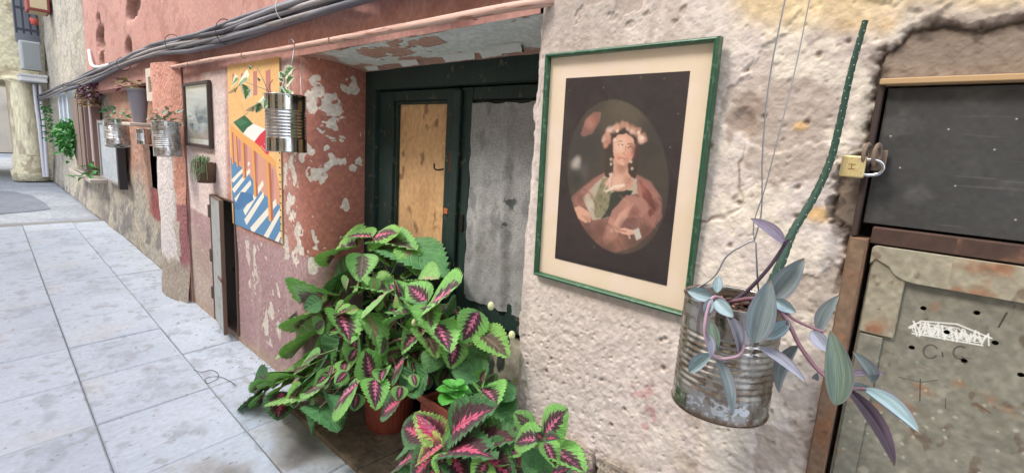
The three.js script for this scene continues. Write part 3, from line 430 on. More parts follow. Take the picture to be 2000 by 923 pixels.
// ---------------------------------------------------------------- portrait in its green frame
{
  const zb = .014, zt = .032, hz = (v) => mix(zb, zt, v);
  const tl = W(1070, 105, zt), tr = W(1420, 70, zt), bl = W(1045, 537, zb), br = W(1335, 615, zb);
  const wd = ((tr.x - tl.x) + (br.x - bl.x)) / 2, cx = (tl.x + tr.x + bl.x + br.x) / 4, yb = (bl.y + br.y) / 2, yt = (tl.y + tr.y) / 2, ht = Math.hypot(yt - yb, zt - zb);
  const t = thing('framed_portrait', 'large portrait print of a woman wearing a flower wreath in a green frame', 'picture', V3(cx, yb, zb)); t.rotation.x = Math.atan2(zt - zb, yt - yb);
  const loc = (px, py) => { const d = rayOf(px, py), n = V3(0, -(zt - zb), yt - yb), o = V3(cx, yb, zb), k = o.clone().sub(CAM).dot(n) / d.dot(n), q = CAM.clone().addScaledVector(d, k).sub(o); return [q.x, Math.hypot(q.y, q.z) * Math.sign(q.y)]; };
  const gm = PM({ ...surf(0, .3, 0, .3, 256, 256, (x, y) => { const n = fbm(x * 30, y * 30, 4), f = ss(.66, .7, fbm(x * 90, y * 90, 3)), c = mixc(mixc([18, 66, 40], [30, 88, 54], n), [120, 142, 122], f * .5); return [...c, n]; }, null, true), roughness: .38, clearcoat: .3, clearcoatRoughness: .3 });
  const fw = .0105, hw = wd / 2;
  const rail = (len) => { const s = new THREE.Shape(); s.moveTo(0, -.012); s.lineTo(0, .006); s.quadraticCurveTo(.001, .013, .006, .013); s.quadraticCurveTo(.0095, .012, fw, .004); s.lineTo(fw, -.012); const g = new THREE.ExtrudeGeometry(s, { depth: len, bevelEnabled: false }); const p = g.attributes.position; for (let i = 0; i < p.count; i++) { const x = p.getX(i), z = p.getZ(i); p.setZ(i, z < len / 2 ? z + x : z - x); } g.computeVertexNormals(); return g; };
  const mk = (len, mtx) => { const g = rail(len).applyMatrix4(mtx); return uvBox(g, 3.3); }, m4 = (a, b, c, x, y) => new THREE.Matrix4().makeBasis(a, b, c).setPosition(x, y, 0), ex = V3(1, 0, 0), ey = V3(0, 1, 0), ez = V3(0, 0, 1), nx = V3(-1, 0, 0), ny = V3(0, -1, 0);
  part(t, 'rail', mk(wd, m4(ey, ez, ex, -hw, 0)), gm); part(t, 'rail', mk(wd, m4(ny, ez, nx, hw, ht)), gm); part(t, 'rail', mk(ht, m4(ex, ez, ny, -hw, ht)), gm); part(t, 'rail', mk(ht, m4(nx, ez, ey, hw, 0)), gm);
  const mat = M({ ...surf(0, 1, 0, 1, 512, 512, (x, y) => { const n = fbm(x * 4, y * 4, 5), m = fbm(x * 9 + 4, y * 9, 3); const c = mixc(mixc([222, 202, 176], [232, 214, 190], n), [232, 212, 202], ss(.5, .7, m) * .4); return [...c, .5]; }, null, true), roughness: .9 });
  part(t, 'mat_board', planarUV(box(-hw + .008, hw - .008, .008, ht - .008, -.008, -.004, .001), -hw, -hw + .6, 0, .6), mat);
  const A = loc(1107, 152), Bq = loc(1350, 138), Cq = loc(1080, 503), D = loc(1298, 558);
  const ix0 = (A[0] + Cq[0]) / 2, ix1 = (Bq[0] + D[0]) / 2, iy0 = (Cq[1] + D[1]) / 2, iy1 = (A[1] + Bq[1]) / 2;
  const paint = surf(ix0, ix1, iy0, iy1, 760, 1060, (x, y) => { const n = fbm(x * 12, y * 12, 4), f = fbm(x * 70, y * 70, 3); const [d, id] = cell(x * 40, y * 40); let c = mixc([34, 26, 28], [46, 36, 36], n); const k = .9 + .2 * f; if (id > .93) c = mixc(c, [150, 144, 132], ss(.08, .03, d)); return [c[0] * k, c[1] * k, c[2] * k]; }, (g0, to, S) => {
    const o = cvs(760, 1060), g = o.getContext('2d'); g.drawImage(g0.canvas, 0, 0);
    const P = (a, b) => to(...loc(1080 + a * .477, 120 + b * .477));   // a, b: places on the enlarged print
    const poly = (l, st) => { g.fillStyle = st; g.beginPath(); l.forEach((a, k) => { const q = P(...a); k ? g.lineTo(...q) : g.moveTo(...q); }); g.fill(); };
    const soft = (a, b, r, col, al) => { const c = P(a, b), R = r * .477 / 1000 * S * 1.25; const gr = g.createRadialGradient(c[0], c[1], 0, c[0], c[1], R); gr.addColorStop(0, `rgba(${col},${al})`); gr.addColorStop(.55, `rgba(${col},${al * .6})`); gr.addColorStop(1, `rgba(${col},0)`); g.fillStyle = gr; g.fillRect(c[0] - R, c[1] - R, 2 * R, 2 * R); };
    const ov = []; for (let i = 0; i < 40; i++) { const a = i / 40 * Math.PI * 2; ov.push([265 + Math.cos(a) * 208 + Math.sin(a) * 6, 472 + Math.sin(a) * 316 + Math.cos(a) * 22]); }
    g.save(); poly(ov, 'rgb(64,58,50)'); g.beginPath(); ov.forEach((a, i) => { const q = P(...a); i ? g.lineTo(...q) : g.moveTo(...q); }); g.clip();
    soft(290, 210, 130, '96,86,68', .7); soft(400, 330, 110, '52,48,44', .8); soft(120, 350, 110, '48,46,46', .9); soft(110, 450, 60, '92,90,86', .7); soft(90, 420, 34, '188,180,170', .9); soft(100, 400, 24, '190,182,172', .7); soft(90, 480, 50, '44,44,42', .9); soft(410, 470, 80, '60,54,46', .8);
    poly([[110, 300], [130, 240], [165, 205], [195, 205], [190, 245], [160, 295], [125, 308]], 'rgba(150,100,88,.75)'); soft(150, 250, 34, '206,142,120', .6); soft(165, 235, 18, '150,84,70', .6);
    // cloak, gown, arms
    poly([[70, 560], [110, 520], [160, 480], [215, 450], [330, 455], [400, 490], [445, 560], [445, 640], [400, 700], [330, 760], [230, 790], [150, 750], [100, 690], [75, 620]], 'rgb(128,90,80)');
    poly([[85, 560], [130, 510], [205, 455], [225, 500], [180, 560], [130, 590], [90, 590]], 'rgb(152,108,96)');
    poly([[330, 460], [390, 490], [435, 550], [440, 620], [400, 690], [370, 640], [350, 560]], 'rgb(148,102,92)'); poly([[350, 480], [400, 540], [420, 610], [395, 640], [370, 570]], 'rgb(118,66,58)');
    poly([[120, 560], [170, 500], [225, 455], [340, 470], [345, 540], [270, 560], [220, 640], [160, 650]], 'rgb(176,164,144)'); poly([[200, 480], [240, 470], [235, 560], [215, 640], [170, 640], [165, 570]], 'rgb(136,128,100)'); for (let i = 0; i < 9; i++) soft(195 + (i % 3) * 16, 510 + i * 14, 10, '84,88,60', .7);
    poly([[235, 540], [270, 520], [325, 530], [300, 580], [240, 630], [195, 645], [225, 600]], 'rgb(48,52,44)');
    poly([[200, 720], [240, 610], [300, 545], [370, 560], [400, 600], [360, 640], [300, 640], [260, 720], [210, 760]], 'rgb(164,118,104)'); poly([[230, 700], [270, 620], [330, 580], [300, 640], [262, 700]], 'rgb(196,150,132)'); soft(300, 680, 44, '98,62,66', .8); soft(190, 690, 40, '104,66,56', .7); soft(270, 740, 60, '150,104,84', .6); soft(150, 720, 40, '74,54,46', .8);
    // hair behind, neck, face
    poly([[212, 350], [226, 300], [262, 276], [310, 274], [344, 304], [350, 360], [346, 430], [336, 480], [312, 470], [300, 430], [240, 430], [232, 476], [212, 470]], 'rgb(58,44,37)');
    poly([[244, 395], [306, 400], [306, 452], [332, 492], [320, 516], [286, 532], [240, 528], [206, 500], [222, 478], [246, 455]], 'rgb(196,150,128)'); soft(280, 432, 30, '142,96,80', .7); soft(262, 492, 36, '220,184,160', .7); soft(305, 490, 24, '160,114,96', .5);
    poly([[244, 322], [262, 300], [300, 294], [328, 314], [334, 350], [328, 386], [312, 412], [290, 426], [268, 420], [250, 400], [242, 362]], 'rgb(208,160,136)'); soft(272, 345, 38, '228,192,168', .8); soft(318, 380, 26, '196,122,104', .6); soft(262, 388, 18, '206,136,116', .6); soft(328, 350, 24, '160,112,94', .6); soft(284, 412, 18, '218,174,150', .5); soft(300, 424, 12, '150,104,86', .5);
    g.lineCap = 'round'; const ln = (l, st, w) => { g.strokeStyle = st; g.lineWidth = w * S / 2100; g.beginPath(); l.forEach((a, i) => { const q = P(...a); i ? g.lineTo(...q) : g.moveTo(...q); }); g.stroke(); };
    ln([[264, 342], [274, 337], [286, 342]], 'rgba(84,52,42,.7)', 4); ln([[306, 352], [318, 348], [327, 354]], 'rgba(84,52,42,.9)', 4); ln([[262, 330], [275, 324], [288, 330]], 'rgba(98,62,48,.7)', 3); ln([[304, 338], [318, 336], [328, 344]], 'rgba(98,62,48,.7)', 3); ln([[298, 345], [292, 372], [284, 378], [294, 382]], 'rgba(168,106,86,.8)', 4); ln([[268, 396], [280, 393], [294, 399]], 'rgba(160,80,72,.8)', 5);
    ln([[226, 520], [235, 470], [205, 530], [222, 530], [245, 522], [270, 518], [290, 500]], 'rgba(226,206,190,.8)', 5); for (let i = 0; i < 10; i++) soft(216 + i * 8, 524 - Math.abs(i - 4) * -2 - i * 3, 8, '236,220,200', .9);
    // wreath of pale flowers, pearls
    for (let i = 0; i < 60; i++) { const a = Math.PI * (1.02 + rnd() * .98), R = 64 + rnd() * 26, x = 288 + Math.cos(a) * R * 1.0, y = 330 + Math.sin(a) * R * .85; soft(x, y, 9 + rnd() * 10, rnd() < .5 ? '208,160,140' : rnd() < .5 ? '226,196,176' : '168,118,96', .85); } for (let i = 0; i < 10; i++) soft(205 + rnd() * 26, 300 + rnd() * 50, 14, '186,130,110', .8);
    for (const [x, y] of [[365, 312], [236, 400], [236, 420], [318, 410], [322, 438], [232, 462], [262, 284], [350, 290], [250, 318]]) soft(x, y, 9, '240,226,206', .95);
    for (const [x, y, r, c, al] of [[110, 560, 30, '100,62,54', .6], [150, 540, 24, '196,140,120', .5], [360, 520, 30, '190,126,108', .5], [410, 590, 30, '84,50,44', .7], [330, 620, 36, '110,64,56', .6], [380, 690, 40, '96,60,52', .7], [240, 660, 26, '210,150,130', .5], [180, 730, 50, '120,80,64', .6], [220, 770, 50, '90,64,52', .7], [330, 740, 60, '80,58,48', .7], [300, 600, 22, '204,144,124', .5], [150, 590, 26, '206,196,176', .5], [190, 560, 22, '96,96,70', .5], [130, 690, 40, '92,64,54', .6], [340, 370, 26, '70,48,40', .6], [232, 360, 20, '60,42,36', .6], [300, 405, 18, '160,104,86', .5], [286, 318, 22, '226,184,158', .5]]) soft(x, y, r, c, al);
    for (let i = 0; i < 46; i++) { const x = rr(90, 430), y = rr(520, 770), l = rr(20, 70), a = rr(.6, 1.3); ln([[x, y], [x + Math.cos(a) * l * .5 + 8, y + Math.sin(a) * l * .5], [x + Math.cos(a) * l, y + Math.sin(a) * l]], rnd() < .55 ? 'rgba(70,42,36,.22)' : 'rgba(206,160,138,.16)', rr(4, 12)); }
    // hands
    poly([[80, 600], [108, 590], [150, 620], [155, 655], [130, 660], [96, 640], [80, 620]], 'rgb(208,158,134)'); for (let i = 0; i < 4; i++) ln([[118 + i * 8, 630 + i * 2], [140 + i * 4, 656 - i * 3]], 'rgba(120,78,62,.6)', 3);
    poly([[255, 690], [290, 680], [330, 690], [335, 705], [310, 712], [268, 700]], 'rgb(212,164,140)'); ln([[300, 690], [312, 722]], 'rgba(214,170,146,.95)', 9); ln([[262, 690], [300, 698]], 'rgba(130,84,66,.7)', 3); poly([[325, 690], [350, 680], [362, 720], [340, 735]], 'rgb(190,182,172)');
    for (let i = 0; i < 260; i++) { const q = P(rr(60, 460), rr(160, 780)), a = rnd() * 6; g.strokeStyle = `rgba(${rnd() < .5 ? '20,16,14' : '170,140,118'},.05)`; g.lineWidth = 3 + rnd() * 6; g.beginPath(); g.moveTo(q[0], q[1]); g.lineTo(q[0] + Math.cos(a) * 26, q[1] + Math.sin(a) * 26); g.stroke(); }
    g.restore();
    // soften like an old print: shrink and enlarge, then let a little of the sharp drawing through
    const sm = cvs(118, 164), q = sm.getContext('2d'); q.drawImage(o, 0, 0, 118, 164); g0.drawImage(sm, 0, 0, 760, 1060); g0.globalAlpha = .1; g0.drawImage(o, 0, 0); g0.globalAlpha = 1;
    for (let i = 0; i < 2600; i++) { g0.fillStyle = `rgba(${rnd() < .6 ? '12,10,10' : '190,160,136'},.06)`; g0.fillRect(rnd() * 760, rnd() * 1060, rr(2, 9), rr(2, 9)); }
  });
  part(t, 'print', planarUV(box(ix0, ix1, iy0, iy1, -.0045, -.0026, .0005), ix0, ix1, iy0, iy1), M({ map: paint.map, roughness: .6 }));
  part(t, 'glass', new THREE.PlaneGeometry(wd - .018, ht - .018).translate(0, ht / 2, .002), PM({ transmission: 1, thickness: 0, roughness: .04, ior: 1.45, color: 0xffffff }));
}
// ---------------------------------------------------------------- painted panel with pillars, stripes and flag
{
  const z = .014, a = W(440, 128, z), b = W(543, 110, z), c = W(550, 475, z), d = W(453, 437, z), x0 = (a.x + d.x) / 2, x1 = (b.x + c.x) / 2, y0 = (c.y + d.y) / 2, y1 = (a.y + b.y) / 2;
  const t = thing('mural_panel', 'painted canvas of orange pillars, blue stripes and a green white red flag', 'painting', V3(x0, y0, 0));
  const s = surf(x0, x1, y0, y1, 760, 1000, (x, y) => { const n = fbm(x * 5, y * 5, 4), f = fbm(x * 60, y * 60, 3), c = mixc([220, 174, 112], [232, 190, 130], n), k = .94 + .12 * f; return [c[0] * k, c[1] * k, c[2] * k, .4 * f + .3 * n]; }, (g, to) => {
    const P = (u, v) => to(...(p => [p.x, p.y])(W(400 + u * .455, 60 + v * .455, z)));   // u, v: places on the enlarged photograph
    const poly = (l, st) => { g.fillStyle = st; g.beginPath(); l.forEach((a, i) => { const q = P(...a); i ? g.lineTo(...q) : g.moveTo(...q); }); g.fill(); };
    for (const [u, v, h, w] of [[112, 180, 40, 8], [150, 178, 40, 10], [202, 170, 105, 17], [256, 165, 110, 22]]) poly([[u, v + 6], [u + w, v], [u + w + 2, v + h], [u + 2, v + h + 4]], 'rgb(186,122,112)');
    // blue ground and pale stripes falling to the lower left
    poly([[106, 540], [130, 575], [200, 700], [320, 740], [330, 930], [300, 930], [200, 890], [122, 850]], 'rgb(86,132,172)'); poly([[106, 420], [300, 590], [330, 740], [330, 930], [250, 760], [180, 640], [110, 560]], 'rgb(206,150,126)');
    poly([[106, 545], [180, 610], [245, 700], [330, 760], [335, 935], [290, 925], [190, 880], [120, 845]], 'rgb(88,134,174)');
    for (const [p, q, w] of [[[185, 560], [108, 640], 12], [[186, 590], [112, 680], 16], [[190, 640], [122, 720], 20], [[244, 640], [160, 770], 22], [[246, 690], [165, 810], 24], [[300, 720], [190, 845], 28], [[318, 760], [245, 885], 26], [[328, 840], [285, 920], 22]]) poly([[p[0], p[1]], [p[0] + 4, p[1] + w], [q[0] + 10, q[1] + w], [q[0], q[1]]], 'rgb(226,222,208)');
    poly([[150, 690], [200, 700], [205, 725], [140, 770], [118, 760]], 'rgb(70,116,160)');
    for (const [u, v, u2, v2, w] of [[106, 410, 112, 570, 10], [124, 440, 132, 582, 10], [152, 455, 158, 632, 16], [196, 495, 206, 710, 18], [258, 560, 270, 815, 20]]) { poly([[u, v], [u + w * .55, v + 4], [u2 + w * .55, v2 + 4], [u2, v2]], 'rgb(220,156,84)'); poly([[u + w * .5, v + 3], [u + w, v + 8], [u2 + w, v2 - 4], [u2 + w * .5, v2 + 3]], 'rgb(170,98,72)'); }
    for (const [u, v, h] of [[140, 450, 110], [170, 480, 110], [215, 520, 130], [282, 590, 140]]) poly([[u, v], [u + 8, v + 6], [u + 9, v + h], [u + 1, v + h]], 'rgb(178,124,128)');
    poly([[104, 400], [150, 440], [230, 490], [300, 560], [300, 590], [230, 530], [150, 470], [104, 425]], 'rgb(222,162,92)');
    poly([[308, 110], [330, 110], [336, 930], [322, 925]], 'rgb(226,184,122)');
    // flag
    poly([[118, 392], [165, 362], [178, 372], [204, 400], [178, 416], [160, 440]], 'rgb(40,92,58)'); poly([[122, 392], [150, 376], [182, 392], [150, 410]], 'rgb(58,112,74)'); poly([[160, 440], [180, 415], [204, 398], [256, 422], [232, 444], [208, 476]], 'rgb(232,226,220)'); poly([[208, 476], [232, 444], [256, 422], [276, 436], [278, 470], [270, 530], [258, 528], [236, 500]], 'rgb(204,48,64)'); g.strokeStyle = 'rgba(230,222,214,.8)'; g.lineWidth = 4; for (const [u, v, u2, v2] of [[236, 492, 258, 518], [250, 482, 268, 510]]) { g.beginPath(); g.moveTo(...P(u, v)); g.lineTo(...P(u2, v2)); g.stroke(); }
    g.strokeStyle = 'rgb(70,70,60)'; g.lineWidth = 3; g.beginPath(); g.moveTo(...P(118, 394)); g.lineTo(...P(182, 352)); g.stroke();
    for (let i = 0; i < 500; i++) { g.fillStyle = `rgba(${rnd() < .5 ? '255,240,220' : '120,90,70'},.10)`; g.fillRect(rnd() * 760, rnd() * 1000, rr(2, 30), rr(1, 4)); }
  });
  const g = sheet(20, 24, (u, v) => V3((x1 - x0) * u, (y1 - y0) * v, .010 + (fbm(u * 3, v * 3, 3) - .5) * .004));
  part(t, 'canvas', g, M({ ...s, bumpScale: .0012, roughness: .85 })); part(t, 'backing', box(.002, x1 - x0 - .002, .002, y1 - y0 - .002, -.012, .006), M({ color: rgb(170, 150, 120), roughness: .9 }));
  const nm = M({ color: rgb(60, 54, 50), roughness: .5, metalness: .7 }); for (let i = 0; i < 13; i++) part(t, 'nail', new THREE.SphereGeometry(.0035, 6, 5), nm, x1 - x0 - .012, .03 + i * .036, .0125);
}
// ---------------------------------------------------------------- smaller framed pictures
function framed(name, label, quad, z, fw, fcol, matCol, draw, tex) {
  const [a, b, c, d] = quad.map(q => W(q[0], q[1], z)), x0 = (a.x + d.x) / 2, x1 = (b.x + c.x) / 2, y0 = (c.y + d.y) / 2, y1 = (a.y + b.y) / 2;
  const t = thing(name, label, 'picture', V3(x0, y0, z)), w = x1 - x0, h = y1 - y0, fm = M({ color: fcol, roughness: .55 });
  for (const q of [[0, fw, 0, h], [w - fw, w, 0, h], [fw, w - fw, 0, fw], [fw, w - fw, h - fw, h]]) part(t, 'rail', box(...q, -.008, .016, .004), fm);
  const s = surf(0, 1, 0, 1, 256, 256, tex, null, true); part(t, 'mat_board', box(fw - .003, w - fw + .003, fw - .003, h - fw + .003, -.006, .002, .001), M({ color: matCol, roughness: .8 }));
  const m = draw; part(t, 'print', planarUV(box(fw + m, w - fw - m, fw + m, h - fw - m, .0018, .004, .0005), fw, w - fw, fw, h - fw), M({ map: s.map, roughness: .7 }));
  part(t, 'glass', new THREE.PlaneGeometry(w - 2 * fw, h - 2 * fw).translate(w / 2, h / 2, .009), PM({ transmission: 1, thickness: 0, roughness: .05, ior: 1.45 }));
}
framed('framed_print', 'faded bluish print in a thin dark frame beside the painted canvas', [[360, 163], [408, 156], [415, 292], [366, 283]], .014, .022, rgb(62, 48, 42), rgb(196, 196, 186), .035, (x, y) => { const n = fbm(x * 5, y * 7, 5), m = fbm(x * 14, y * 20, 4); let c = mixc([150, 164, 168], [186, 192, 190], y); c = mixc(c, [96, 112, 120], ss(.5, .7, n) * ss(.8, .4, y)); c = mixc(c, [150, 130, 106], ss(.35, .1, y + (m - .5) * .3) * .7); return c; });
framed('cream_framed_print', 'small dark print in a wide cream frame next to the coral pilaster', [[286, 137], [308, 128], [313, 196], [292, 199]], .03, .07, rgb(214, 200, 184), rgb(200, 186, 168), .004, (x, y) => { const n = fbm(x * 5, y * 5, 5); return mixc([72, 62, 56], [150, 116, 90], ss(.4, .7, n)); });
// ---------------------------------------------------------------- pipe and cables
{
  const t = thing('water_pipe', 'long pinkish painted pipe fixed along the top of the door recess', 'pipe', V3(0, 0, 0));
  const a = W(336, 131, .045), b = W(1050, 6, .03), pm = M({ ...surf(0, 1, 0, 1, 256, 256, (x, y) => { const n = fbm(x * 20, y * 6, 5); const c = mixc([196, 156, 142], [216, 184, 168], n); return [...mixc(c, [150, 100, 86], ss(.62, .7, fbm(x * 44, y * 11, 4)) * .7), n]; }), bumpScale: .002, roughness: .7 });
  const mid = a.clone().lerp(b, .5); mid.y -= .006; part(t, 'pipe', tube([a, a.clone().lerp(b, .25).add(V3(0, .003, 0)), mid, a.clone().lerp(b, .8).add(V3(0, -.002, 0)), b, b.clone().add(V3(.03, .012, -.05))], .0125, 80, 12), pm);
  part(t, 'elbow', new THREE.TorusGeometry(.025, .0125, 8, 10, Math.PI / 2).rotateY(-Math.PI / 2).translate(a.x, a.y, a.z - .025), pm);
  for (const k of [.12, .4, .68, .93]) { const q = a.clone().lerp(b, k); part(t, 'clip', new THREE.TorusGeometry(.0138, .002, 6, 16).rotateY(Math.PI / 2), M({ color: rgb(150, 110, 98), roughness: .8 }), q.x, q.y - .003 * Math.sin(k * 3), q.z); }
  const up = [[-40, 222], [76, 184], [160, 148], [285, 92], [400, 60], [520, 20], [640, -22], [900, -100], [1300, -232], [2000, -466]], lo = [[-40, 232], [78, 194], [172, 164], [284, 108], [400, 96], [470, 72], [560, 46], [700, 6], [830, -30], [1100, -108], [2000, -362]];
  const cols = [[96, 98, 104], [124, 124, 126], [70, 72, 78], [146, 142, 138], [112, 110, 112], [88, 86, 88], [134, 128, 124], [104, 106, 112], [78, 78, 84]];
  const at = (l, k) => { const f = k * (l.length - 1), i = Math.min(l.length - 2, Math.floor(f)); return [mix(l[i][0], l[i + 1][0], f - i), mix(l[i][1], l[i + 1][1], f - i)]; };
  const desc = ['dark grey cable, topmost of the bundle along the coral wall', 'light grey cable, second from the top of the wall bundle', 'charcoal cable, third from the top of the wall bundle', 'pale beige grey cable, fourth from the top of the wall bundle', 'mid grey cable in the middle of the wall bundle', 'brownish grey cable, fourth from the bottom of the wall bundle', 'warm pale grey cable, third from the bottom of the wall bundle', 'bluish grey cable, second from the bottom of the wall bundle', 'dark thick cable sagging lowest of the wall bundle'];
  cols.forEach((c, i) => {
    const k = i / (cols.length - 1), pts = []; for (let j = 0; j <= 25; j++) { const f = j / 25, p = at(up, f), q = at(lo, f), kk = Math.min(1.15, Math.max(-.1, k + Math.sin(j * 1.9 + i * 2.1) * .10)); pts.push(W(mix(p[0], q[0], kk), mix(p[1], q[1], kk) + Math.sin(j * 2.7 + i) * 1.5, .045 + .028 * Math.sin(i * 2.4 + j * .8))); }
    const cb = new THREE.Mesh(tube(pts, i === 8 ? .015 : rr(.0105, .014), 180, 8), M({ color: rgb(c[0] + 6, c[1] + 5, c[2] + 8), roughness: .5 })); cb.name = numbered('cable'); scene.add(cb); tag(cb, desc[i], 'cable', 'cables bundled along the wall');
  });
  const tieLabel = { 240: 'black tie around the cables above the grey conical pot', 338: 'black tie around the cables just above the pipe end', 440: 'black tie around the cables above the painted canvas edge', 560: 'white tie around the thick cable bundle above the pipe', 130: 'black tie around the thin cables beside the purple foliage' };
  const tie = M({ color: rgb(40, 40, 42), roughness: .6 }); const white = M({ color: rgb(206, 206, 204), roughness: .5 });
  for (const [px, py, h, w] of [[240, 125, 26, 0], [338, 84, 34, 0], [440, 62, 50, 0], [560, 18, 54, 1], [130, 168, 14, 0]]) { const q = W(px, py, .05), r = (W(px, py - h / 2, .05).y - W(px, py + h / 2, .05).y) / 2; const m = new THREE.Mesh(new THREE.TorusGeometry(r, .0025, 6, 24).rotateY(Math.PI / 2).scale(1, 1, .05 / r), w ? white : tie); m.name = numbered('cable_tie'); m.position.copy(q); scene.add(m); tag(m, tieLabel[px], 'cable tie', 'ties around the cable bundle'); }
}
// ---------------------------------------------------------------- little hatch with its metal flap open
{
  const t = thing('hatch', 'low cupboard hatch in the wall with its grey metal flap swung open', 'hatch', V3(HX0, HY0, 0));
  const dk = M({ color: rgb(116, 104, 96), roughness: 1 }), fr = M({ color: rgb(92, 72, 62), roughness: .8 }), w = HX1 - HX0, h = HY1 - HY0;
  for (const [n, q] of [['back', [-.02, w + .02, -.02, h + .02, -.44, -.42]], ['side', [-.02, -.002, -.02, h + .02, -.42, -.03]], ['side', [w + .002, w + .02, -.02, h + .02, -.42, -.03]], ['floor', [-.02, w + .02, -.025, -.003, -.42, -.03]], ['ceiling', [-.02, w + .02, h + .003, h + .02, -.42, -.03]], ['shelf', [0, w, .33, .345, -.4, -.1]]]) part(t, n, box(...q), dk);
  part(t, 'frame', box(w - .018, w - .001, 0, h, -.03, .012), fr); part(t, 'frame', box(.001, .016, 0, h, -.03, .012), fr); part(t, 'frame', box(.016, w - .018, h - .014, h - .001, -.03, .012), fr); part(t, 'frame', box(.016, w - .018, .001, .02, -.03, .012), fr);
  const fl = new THREE.Group(); fl.name = 'flap'; fl.position.set(.004, 0, .014); fl.rotation.y = -.13; t.add(fl); fl.userData.label = 'grey painted metal flap with rusty brown edge';
  const fm = M({ ...surf(0, 1, 0, 1, 256, 512, (x, y) => { const n = fbm(x * 7, y * 7, 5), m = fbm(x * 20, y * 20, 4); let c = mixc([158, 162, 160], [184, 188, 184], n); c = mixc(c, [142, 118, 100], ss(.66, .78, m) * .5); return [...c, m]; }, null, true), roughness: .55, metalness: .2 });
  const bw = M({ color: rgb(112, 88, 74), roughness: .7, metalness: .2 });
  part(fl, 'sheet', planarUV(box(.012, w - .085, .01, h - .01, -.004, .004), 0, 1, 0, 1), fm); part(fl, 'edge', box(w - .085, w - .07, .0, h, -.012, .012), bw); part(fl, 'edge', box(0, .012, 0, h, -.01, .01), bw); part(fl, 'edge', box(.012, w - .085, h - .012, h, -.009, .009), bw);
  for (const y of [.14, .40, .70]) part(t, 'hinge', box(-.028, .004, y, y + .085, .012, .028), M({ color: rgb(70, 56, 50), roughness: .7 }));
  part(fl, 'latch', box(w - .17, w - .05, .35, .37, .013, .02), bw);
  const pw = M({ color: rgb(214, 210, 206), roughness: .4 }), pk = M({ color: rgb(150, 110, 130), roughness: .5 });
  const bottle = (x, y, z, r, hh, m, l) => { const b = new THREE.Mesh(new THREE.LatheGeometry([[0, 0], [r, 0], [r, hh * .6], [r * .45, hh * .8], [r * .45, hh], [0, hh]].map(a => new THREE.Vector2(...a)), 14), m); b.name = numbered('bottle'); b.position.set(HX0 + x, HY0 + y, z); scene.add(b); tag(b, l, 'bottle'); };
  bottle(w - .08, .347, -.14, .035, .16, pw, 'white bottle on the shelf inside the open hatch'); bottle(w - .07, .0, -.12, .05, .24, pk, 'mauve bottle standing on the floor of the open hatch');
}
// ---------------------------------------------------------------- tin cans
function canProfile(R, H, ribs = 9) {
  const p = [[0, .002], [R * .93, .002], [R * .985, .006], [R * 1.012, .0], [R * 1.02, .004], [R, .008]], a = H * .24, b = H * .74;
  p.push([R, a]); for (let i = 0; i < ribs; i++) for (let k = 0; k < 6; k++) { const f = (i + k / 6) / ribs; p.push([R * (1 - .032 * (.5 - .5 * Math.cos(k / 6 * Math.PI * 2))), mix(a, b, f)]); }
  p.push([R, b], [R, H - .006], [R * 1.015, H - .005], [R * 1.025, H - .001], [R * 1.01, H + .001], [R * .985, H - .002], [R * .975, H - .01], [R * .965, H * .5], [R * .96, .01]);
  return p.map(a => new THREE.Vector2(...a));
}
const tinTex = (rust, k) => surf(0, 1, 0, 1, 512, 512, (x, y) => { const n = fbm(x * 8 + k, y * 5, 5), m = fbm(x * 26 + k, y * 18, 5), st = fbm(x * 40 + k, y * 4, 4); let c = mixc(rust > .8 ? [146, 142, 136] : [176, 176, 176], rust > .8 ? [188, 184, 178] : [206, 206, 204], n); c = mixc(c, [120, 112, 102], ss(.5, .7, st) * .5 * (.4 + rust)); c = mixc(c, [112, 90, 74], ss(.60 - rust * .04, .72 - rust * .04, m) * rust * .5); if (rust > .8) { const sp = ss(.54, .6, fbm(x * 70, y * 34, 4)) * ss(.24, .18, y); c = mixc(c, [214, 218, 220], sp * .8); c = mixc(c, [104, 78, 58], ss(.06, .0, y + (n - .5) * .08) * .7); } return [...c, m]; }, null, true);
const tinRough = (k) => { const s = surf(0, 1, 0, 1, 256, 256, (x, y) => { const n = fbm(x * 14 + k, y * 10, 4), v = 60 + 120 * ss(.4, .75, n); return [v, v, v]; }, null, true); s.map.colorSpace = THREE.NoColorSpace; return s.map; };
const rmap = tinRough(3), tinRusty = tinTex(.9, 2), tinClean = tinTex(.15, 7), tinFar = tinTex(.5, 11);
const TIN = [M({ map: tinRusty.map, roughness: .72, roughnessMap: rmap, metalness: .92 }), M({ map: tinClean.map, roughness: .35, roughnessMap: rmap, metalness: 1 }), M({ map: tinFar.map, roughness: .8, roughnessMap: rmap, metalness: .85 })];
const soilM = M({ ...surf(0, 1, 0, 1, 128, 128, (x, y) => { const n = fbm(x * 12, y * 12, 4), c = mixc([44, 34, 28], [98, 76, 60], n); return [...c, n]; }), bumpScale: .01, roughness: 1 });
const wireM = M({ color: rgb(150, 152, 156), roughness: .4, metalness: .8 });
function soil(R, y, n = 26) { const g = []; g.push(new THREE.CircleGeometry(R, 24).rotateX(-Math.PI / 2).translate(0, y, 0)); for (let i = 0; i < n; i++) { const a = rnd() * 6.28, r = Math.sqrt(rnd()) * R * .9, q = new THREE.DodecahedronGeometry(rr(.004, .009), 0).scale(1, .6, 1).rotateY(rnd() * 6).translate(Math.cos(a) * r, y + .001, Math.sin(a) * r); g.push(q); } return mergeGeometries(g.map(q => q.index ? q.toNonIndexed() : q)); }
